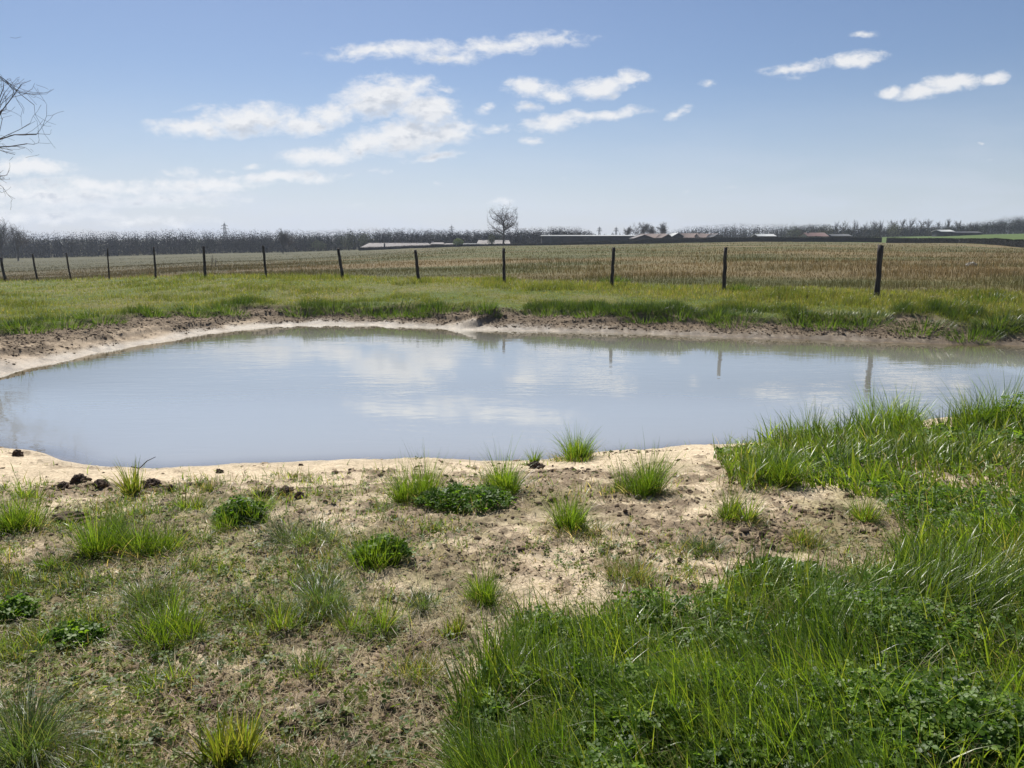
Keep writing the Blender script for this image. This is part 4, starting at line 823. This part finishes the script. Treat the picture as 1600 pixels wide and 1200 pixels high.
leafy_tree(568, 386, 363, 20, 303, (.10, .11, .05), 'second green budding tree beside the first one in front of the left wood')
leafy_tree(1182, 379, 364, 16, 300, (.11, .12, .05), 'light green bush just behind the open shed roof')
leafy_tree(1290, 376, 351, 26, 360, (.10, .095, .05), 'brownish green tree above the red roof')
leafy_tree(1240, 376, 352, 26, 360, (.09, .095, .045), 'dark olive tree between the shed roof and the red roof')
leafy_tree(1395, 372, 347, 22, 370, (.13, .13, .06), 'pale budding tree among the tall bare trees')

# ------------------------------------------------------------------ hedges
def hedge(lab, line, n, cols, name='hedge', size=.16, width=.8):
    """line: (px, base_py or None, top_py, depth)"""
    A = []
    for (px, tp, D) in line:
        b_ = at_depth(px, 380, D); gz = float(height(b_.x, D, False)); A.append((b_.x, D, gz, max(.35, at_depth(px, tp, D).z - gz)))
    A = np.array(A); L = np.hypot(np.diff(A[:, 0]), np.diff(A[:, 1])); cum = np.concatenate([[0], np.cumsum(L)]); s = rng.uniform(0, cum[-1], n)
    x_ = np.interp(s, cum, A[:, 0]); y_ = np.interp(s, cum, A[:, 1]); h_ = np.interp(s, cum, A[:, 3]) * (1 + .12 * fbm(s, 0 * s, .25, 3, 12)); f = rng.uniform(0, 1, n) ** .8
    y_ = y_ + rng.normal(0, width * .3, n); g_ = height(x_, y_, False); P_ = np.stack([x_, y_, g_ + f * h_], -1)
    V, F, C = slivers(P_, size * rng.uniform(.5, 1.3, n), pal(n, cols), .1)
    m_ = 60; ss = np.linspace(0, cum[-1], m_); xc, yc, hc = np.interp(ss, cum, A[:, 0]), np.interp(ss, cum, A[:, 1]), np.interp(ss, cum, A[:, 3]); gc = height(xc, yc, False)
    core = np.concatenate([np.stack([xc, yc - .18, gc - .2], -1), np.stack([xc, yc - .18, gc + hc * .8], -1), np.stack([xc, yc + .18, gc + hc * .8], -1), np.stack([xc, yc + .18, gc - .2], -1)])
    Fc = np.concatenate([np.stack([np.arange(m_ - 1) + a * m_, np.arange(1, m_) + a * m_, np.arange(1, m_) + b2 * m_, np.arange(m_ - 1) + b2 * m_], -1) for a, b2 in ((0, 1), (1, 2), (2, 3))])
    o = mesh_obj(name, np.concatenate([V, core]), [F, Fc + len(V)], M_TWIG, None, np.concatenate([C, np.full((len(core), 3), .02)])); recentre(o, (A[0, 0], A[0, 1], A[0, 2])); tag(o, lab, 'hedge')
HC = [(.028, .034, .022), (.018, .022, .018), (.045, .05, .028), (.05, .038, .03)]
hedge('clipped dark hedge at the right end of the field below the green pasture', [(1385, 370.5, 224), (1420, 371.5, 215), (1500, 373, 190), (1600, 374.5, 152), (1760, 377, 118)], 26000, HC)
hedge('low dark hedge running along the far side of the field to the gap at right', [(1000, 372.5, 262), (1100, 371, 260), (1200, 370, 256), (1300, 369.5, 250), (1377, 369.5, 240)], 22000, HC)
hedge('very low dark hedge below the farm roofs in the middle of the skyline', [(560, 386, 272), (690, 382, 268), (800, 380.5, 264), (900, 377.5, 262), (1000, 375, 262)], 16000, HC + [(.06, .045, .03)])

# ------------------------------------------------------------------ buildings
def plain(name, c, rough=.8, c2=None, scale=1.5, spec=.3): return solid_mat(name, c, c2 or tuple(v_ * .75 for v_ in c), scale, rough, .15, (1, 1, 1), .02, spec)
M_RGREY = plain('fibre_cement_roof', (.20, .185, .18), .9); M_RTILE = plain('clay_tile_roof', (.125, .09, .078), .85, (.10, .075, .068)); M_RRED = plain('red_tile_roof', (.085, .042, .038)); M_RMETAL = plain('pale_metal_roof', (.34, .355, .36), .7, None, 1.5, .2)
M_WDARK = plain('dark_timber_wall', (.022, .024, .032)); M_WPALE = plain('pale_render_wall', (.34, .30, .26)); M_WGREY = plain('grey_block_wall', (.13, .13, .135)); M_DOOR = plain('dark_opening', (.012, .012, .014))
def box(x0, x1, y0, y1, z0, z1):
    v = np.array([(x, y, z) for z in (z0, z1) for y in (y0, y1) for x in (x0, x1)], float); f = np.array([(0, 2, 3, 1), (4, 5, 7, 6), (0, 1, 5, 4), (2, 6, 7, 3), (0, 4, 6, 2), (1, 3, 7, 5)]); return v, f
def building(name, lab, px0, px1, eave_py, ridge_py, D, deep, roof_m, wall_m, axis='x', hip=0.0, rot=0.0, openings=(), chimney=None, over=.4, group=None, cat='building', vents=0):
    a, b_ = at_depth(px0, eave_py, D), at_depth(px1, eave_py, D); cx = (a.x + b_.x) / 2; gz = float(height(cx, D, False)) - .3; w = (b_.x - a.x) / 2 - over; ez = a.z - gz; rz = at_depth((px0 + px1) / 2, ridge_py, D + (deep / 2 if axis == 'x' else 0)).z - gz
    if ez < .6: ez = .6
    r_ = empty(name, (cx, D + deep / 2, gz)); r_.rotation_euler[2] = rot; d = deep / 2 - over
    if axis == 'x':
        V = [(-w, -d, 0), (w, -d, 0), (w, d, 0), (-w, d, 0), (-w, -d, ez), (w, -d, ez), (w, d, ez), (-w, d, ez), (-w, 0, ez if hip else rz - .06), (w, 0, ez if hip else rz - .06)]
        F = [np.array([(0, 1, 5, 4), (2, 3, 7, 6)]), np.array([(1, 2, 6, 9, 5), (3, 0, 4, 8, 7)])]
    else:
        V = [(-w, -d, 0), (w, -d, 0), (w, d, 0), (-w, d, 0), (-w, -d, ez), (w, -d, ez), (w, d, ez), (-w, d, ez), (0, -d, rz - .06), (0, d, rz - .06)]
        F = [np.array([(1, 2, 6, 5), (3, 0, 4, 7)]), np.array([(0, 1, 5, 8, 4), (2, 3, 7, 9, 6)])]
    mesh_obj('wall', V, F, wall_m, r_)
    W_, D_ = w + over, d + over; h_ = W_ * hip; th_ = .12
    if axis == 'x':
        top = [(-W_, -D_, ez - .08), (W_, -D_, ez - .08), (W_, D_, ez - .08), (-W_, D_, ez - .08), (-W_ + h_, 0, rz), (W_ - h_, 0, rz)]; Fq = [(0, 1, 5, 4), (2, 3, 4, 5)]; Ft = [(1, 2, 5), (3, 0, 4)]
    else:
        top = [(-W_, -D_, ez - .08), (W_, -D_, ez - .08), (W_, D_, ez - .08), (-W_, D_, ez - .08), (0, -D_ + h_, rz), (0, D_ - h_, rz)]; Fq = [(1, 2, 5, 4), (3, 0, 4, 5)]; Ft = [(0, 1, 4), (2, 3, 5)]
    low = [(x_, y_, z_ - th_) for x_, y_, z_ in top]; n6 = 6
    if not hip: Ft = []
    rim = [(0, 1, 7, 6), (2, 3, 9, 8), (1, 2, 8, 7), (3, 0, 6, 9)] if hip else ([(0, 1, 7, 6), (2, 3, 9, 8), (1, 5, 11, 7), (5, 2, 8, 11), (3, 4, 10, 9), (4, 0, 6, 10)] if axis == 'x' else [(1, 2, 8, 7), (3, 0, 6, 9), (0, 4, 10, 6), (4, 1, 7, 10), (2, 5, 11, 8), (5, 3, 9, 11)])
    Fq2 = Fq + [tuple(i + n6 for i in f)[::-1] for f in Fq] + rim; fl_ = [np.array(Fq2)]
    if Ft: fl_.append(np.array(Ft + [tuple(i + n6 for i in f)[::-1] for f in Ft]))
    rf = mesh_obj('roof', top + low, fl_, roof_m, r_)
    for (f0, f1, z0, z1, nm) in openings:
        x0, x1 = -w + 2 * w * f0, -w + 2 * w * f1; v, f = box(x0, x1, -d - .05, -d + .1, z0 * ez, z1 * ez); mesh_obj(nm, v, f, M_DOOR, r_)
    if chimney: v, f = box(-W_ + 2 * W_ * chimney[0] - .4, -W_ + 2 * W_ * chimney[0] + .4, -.4, .4, rz - 1, rz + chimney[1]); mesh_obj('chimney', v, f, M_WGREY, rf)
    for q2 in range(vents):
        xx = -W_ + h_ + (2 * W_ - 2 * h_) * (q2 + .5) / vents; v, f = box(xx - .5, xx + .5, -.35, .35, rz - .25, rz + .22); mesh_obj('roof_vent', v, f, roof_m, rf)
    tag(r_, lab, cat, group); return r_
building('low_barn', 'long low barn with pale grey sloping roof left of the lone tree', 562, 674, 386.5, 379.5, 285, 16, M_RGREY, M_WDARK, hip=.16, vents=8, openings=((.05, .3, 0, .9, 'door'), (.6, .92, 0, .9, 'door')))
v_ = at_depth(601, 388, 283); gz = float(height(v_.x, 283, False)); tp = at_depth(601, 380, 283)
V, F = tube([(v_.x, 283, gz - .2), (v_.x, 283, (gz + tp.z) / 2), (v_.x, 283, tp.z)], [.32, .3, .27], 8); o = mesh_obj('feed_silo', V, F, M_WDARK); recentre(o, (v_.x, 283, gz)); tag(o, 'dark upright pole like silo in front of the long grey roof', 'silo')
building('farm_shed', 'small dark flat shed at the right end of the long grey barn', 672, 692, 381, 378.6, 290, 9, M_RGREY, M_WGREY, hip=.1, chimney=(.1, .5), openings=((.2, .6, 0, .8, 'door'),))
building('low_shed', 'low shed with light roof between the dark flat shed and the pale green tree', 690, 724, 385, 380, 284, 10, M_RGREY, M_WGREY, hip=.3, openings=((.3, .6, 0, .9, 'door'),))
building('dark_barn', 'low dark roofed barn in front of the wood, left of the lone tree', 712, 752, 386, 380, 275, 10, plain('dark_roof', (.08, .085, .09)), M_WDARK, hip=.3, openings=((.3, .6, 0, .9, 'door'),))
building('grey_barn', 'grey roofed barn directly behind the lone bare tree', 744, 798, 381.5, 375, 300, 12, M_RGREY, M_WDARK, hip=.1, vents=3, openings=((.1, .35, 0, .9, 'door'), (.6, .85, 0, .9, 'door')))
building('long_dark_shed', 'very long dark shed with a thin bright roof line right of the lone tree', 846, 1002, 368.3, 367.2, 300, 15, M_RMETAL, M_WDARK, openings=((.1, .2, 0, .8, 'door'), (.4, .5, 0, .8, 'door'), (.7, .8, 0, .8, 'door')))
building('hump_barn', 'dark barn with low rounded gable at the right end of the long dark shed', 990, 1024, 372, 366.6, 288, 20, M_RGREY, M_WDARK, axis='y', openings=((.35, .65, 0, .7, 'door'),))
building('tiled_barn', 'barn with pinkish brown roof between the two dark gables', 1004, 1046, 371.5, 365, 296, 14, M_RTILE, M_WDARK, openings=((.35, .65, 0, .7, 'door'),))
building('gable_barn', 'dark barn gable standing left of the white topped one', 1034, 1054, 371, 366, 284, 18, M_RTILE, M_WDARK, axis='y', openings=((.3, .7, 0, .6, 'door'),))
building('white_top_barn', 'tall dark barn gable with bright white roof side', 1050, 1070, 369, 363.6, 282, 18, M_RMETAL, M_WDARK, axis='y', openings=((.3, .7, 0, .6, 'door'),))
building('farmhouse', 'pale farmhouse with brown tiled roof right of the dark gables', 1068, 1104, 371, 364.4, 292, 10, M_RTILE, M_WPALE, chimney=(.8, .5), openings=((.12, .2, .2, .75, 'window'), (.35, .42, 0, .75, 'door'), (.55, .63, .2, .75, 'window'), (.8, .88, .2, .75, 'window')))
building('tiled_farmhouse', 'second farmhouse with wide tiled roof and grey gable side', 1094, 1128, 371.5, 365, 284, 12, M_RTILE, M_WPALE, openings=((.15, .22, .2, .75, 'window'), (.4, .5, 0, .75, 'door'), (.7, .78, .2, .75, 'window')))
building('grey_gable', 'small grey gabled outbuilding at the right end of the farm', 1112, 1132, 371, 365.6, 276, 12, M_WDARK, M_WGREY, axis='y', openings=((.3, .6, 0, .7, 'door'),))
building('open_shed', 'small shed with white metal roof standing alone right of the farm', 1184, 1214, 368.6, 365.6, 280, 8, M_RMETAL, M_WDARK, openings=((.1, .9, 0, .8, 'door'),))
building('red_house', 'house with dark red tiled roof at the foot of the right wood', 1262, 1296, 369, 363.4, 300, 10, M_RRED, M_WPALE, chimney=(.2, .4), openings=((.15, .22, .2, .75, 'window'), (.45, .53, 0, .75, 'door'), (.75, .82, .2, .75, 'window')))
building('low_dark_shed', 'low dark shed just right of the red roofed house', 1300, 1332, 368.5, 365.6, 300, 8, plain('dark_sheet_roof', (.05, .055, .06)), M_WDARK, openings=((.2, .7, 0, .8, 'door'),))
building('flat_shed', 'flat pale roofed shed on the green pasture at the edge of the right wood', 1470, 1493, 361.4, 359, 340, 8, M_RMETAL, M_WDARK, openings=((.2, .7, 0, .8, 'door'),))
building('long_pasture_shed', 'long black shed beside the flat pale roofed one on the pasture', 1490, 1536, 363.4, 361.6, 338, 8, plain('black_sheet_roof', (.03, .03, .035)), M_WDARK, openings=((.2, .4, 0, .8, 'door'),))

# ------------------------------------------------------------------ masts
M_STEEL = plain('galvanised_steel', (.16, .17, .18), .5)
def pylon(px, by, ty, D, lab):
    b_ = at_depth(px, by, D); gz = float(height(b_.x, D, False)) ; h = at_depth(px, ty, D).z - gz; r_ = empty('electricity_pylon', (b_.x, D, gz)); w = h * .10; S = []; n = 9; lv = [(h * .92 * i / n, w * (1 - .82 * i / n)) for i in range(n + 1)]
    t_ = .11
    for i in range(n):
        (z0, a), (z1, c_) = lv[i], lv[i + 1]
        for sx, sy in ((-1, -1), (1, -1), (1, 1), (-1, 1)): S.append((sx * a, sy * a, z0, sx * c_, sy * c_, z1, t_, t_))
        for s in (-1, 1): S += [(-a, s * a, z0, c_, s * c_, z1, t_ * .6, t_ * .6), (a, s * a, z0, -c_, s * c_, z1, t_ * .6, t_ * .6), (s * a, -a, z0, s * c_, c_, z1, t_ * .6, t_ * .6)]
    a = lv[-1][1]; S.append((0, 0, h * .92, 0, 0, h, t_, t_ * .5)); V, F = tubes_mesh(S, 4); mesh_obj('lattice_tower', V, F, M_STEEL, r_)
    for f, l in ((.72, .16), (.84, .12)):
        L = l * h; S = [(-L, 0, h * f, 0, 0, h * f + .8, t_, t_), (L, 0, h * f, 0, 0, h * f + .8, t_, t_), (-L, 0, h * f, L, 0, h * f, t_, t_), (-L, 0, h * f, -L, 0, h * f - .8, t_ * .6, t_ * .6), (L, 0, h * f, L, 0, h * f - .8, t_ * .6, t_ * .6)]
        V, F = tubes_mesh(S, 4); mesh_obj('cross_arm', V, F, M_STEEL, r_)
    tag(r_, lab, 'pylon', 'far lattice pylons')
pylon(353, 384, 346, 520, 'lattice pylon showing above the left wood')
pylon(706, 384, 350.5, 560, 'faint lattice pylon above the wood, left of the lone tree')
pylon(936, 384, 353, 480, 'lattice pylon in the sky gap above the long dark shed')
pylon(962, 384, 353.5, 500, 'slim lattice pylon just left of the round bare trees')
for px, ty, w, lab in ((945, 364, 7, 'low dark tree left of the slim pylon, above the long dark shed'), (957, 363, 6, 'pointed dark tree just left of the slim pylon'), (968, 364, 5, 'small dark tree just right of the slim pylon')):
    leafy_tree(px, 380, ty, w, 345, (.04, .045, .035), lab, 260)
# thin young stems in front of the left posts
for px, by, ty, lab in ((331, 418, 398, 'thin bare sapling in the dry field right of the thick upright post'), (337, 417, 403, 'shorter bare sapling beside the thin one in the dry field')):
    p0 = pick(px, by); p1 = at_depth(px + rng.uniform(-1, 1), ty, p0.y)
    V, F = tubes_mesh([(*p0, *p0.lerp(p1, .5), .035, .025), (*p0.lerp(p1, .5), *p1, .025, .012), (*p0.lerp(p1, .4), *(p0.lerp(p1, .7) + Vector((.12, 0, 0))), .015, .008), (*p0.lerp(p1, .55), *(p0.lerp(p1, .9) + Vector((-.14, 0, 0))), .014, .007)], 4)
    o = mesh_obj('sapling', V, F, M_POST); recentre(o, p0); tag(o, lab, 'sapling', 'saplings in the dry field')

# ------------------------------------------------------------------ haze
HAZE = 0.0002
if HAZE:
    v, f = box(-2600, 2600, -60, 1400, -12, 60)
    mh, N = mat('haze_air'); pv_ = N.n('ShaderNodeVolumePrincipled'); pv_.inputs['Color'].default_value = (.75, .84, 1, 1); pv_.inputs['Density'].default_value = HAZE; pv_.inputs['Anisotropy'].default_value = .3
    o_ = N.n('ShaderNodeOutputMaterial'); N.l(pv_.outputs[0], o_.inputs['Volume'])
    o = mesh_obj('haze', v, f, mh); tag(o, 'thin blue haze over the distant fields and woods', 'haze', kind='stuff')
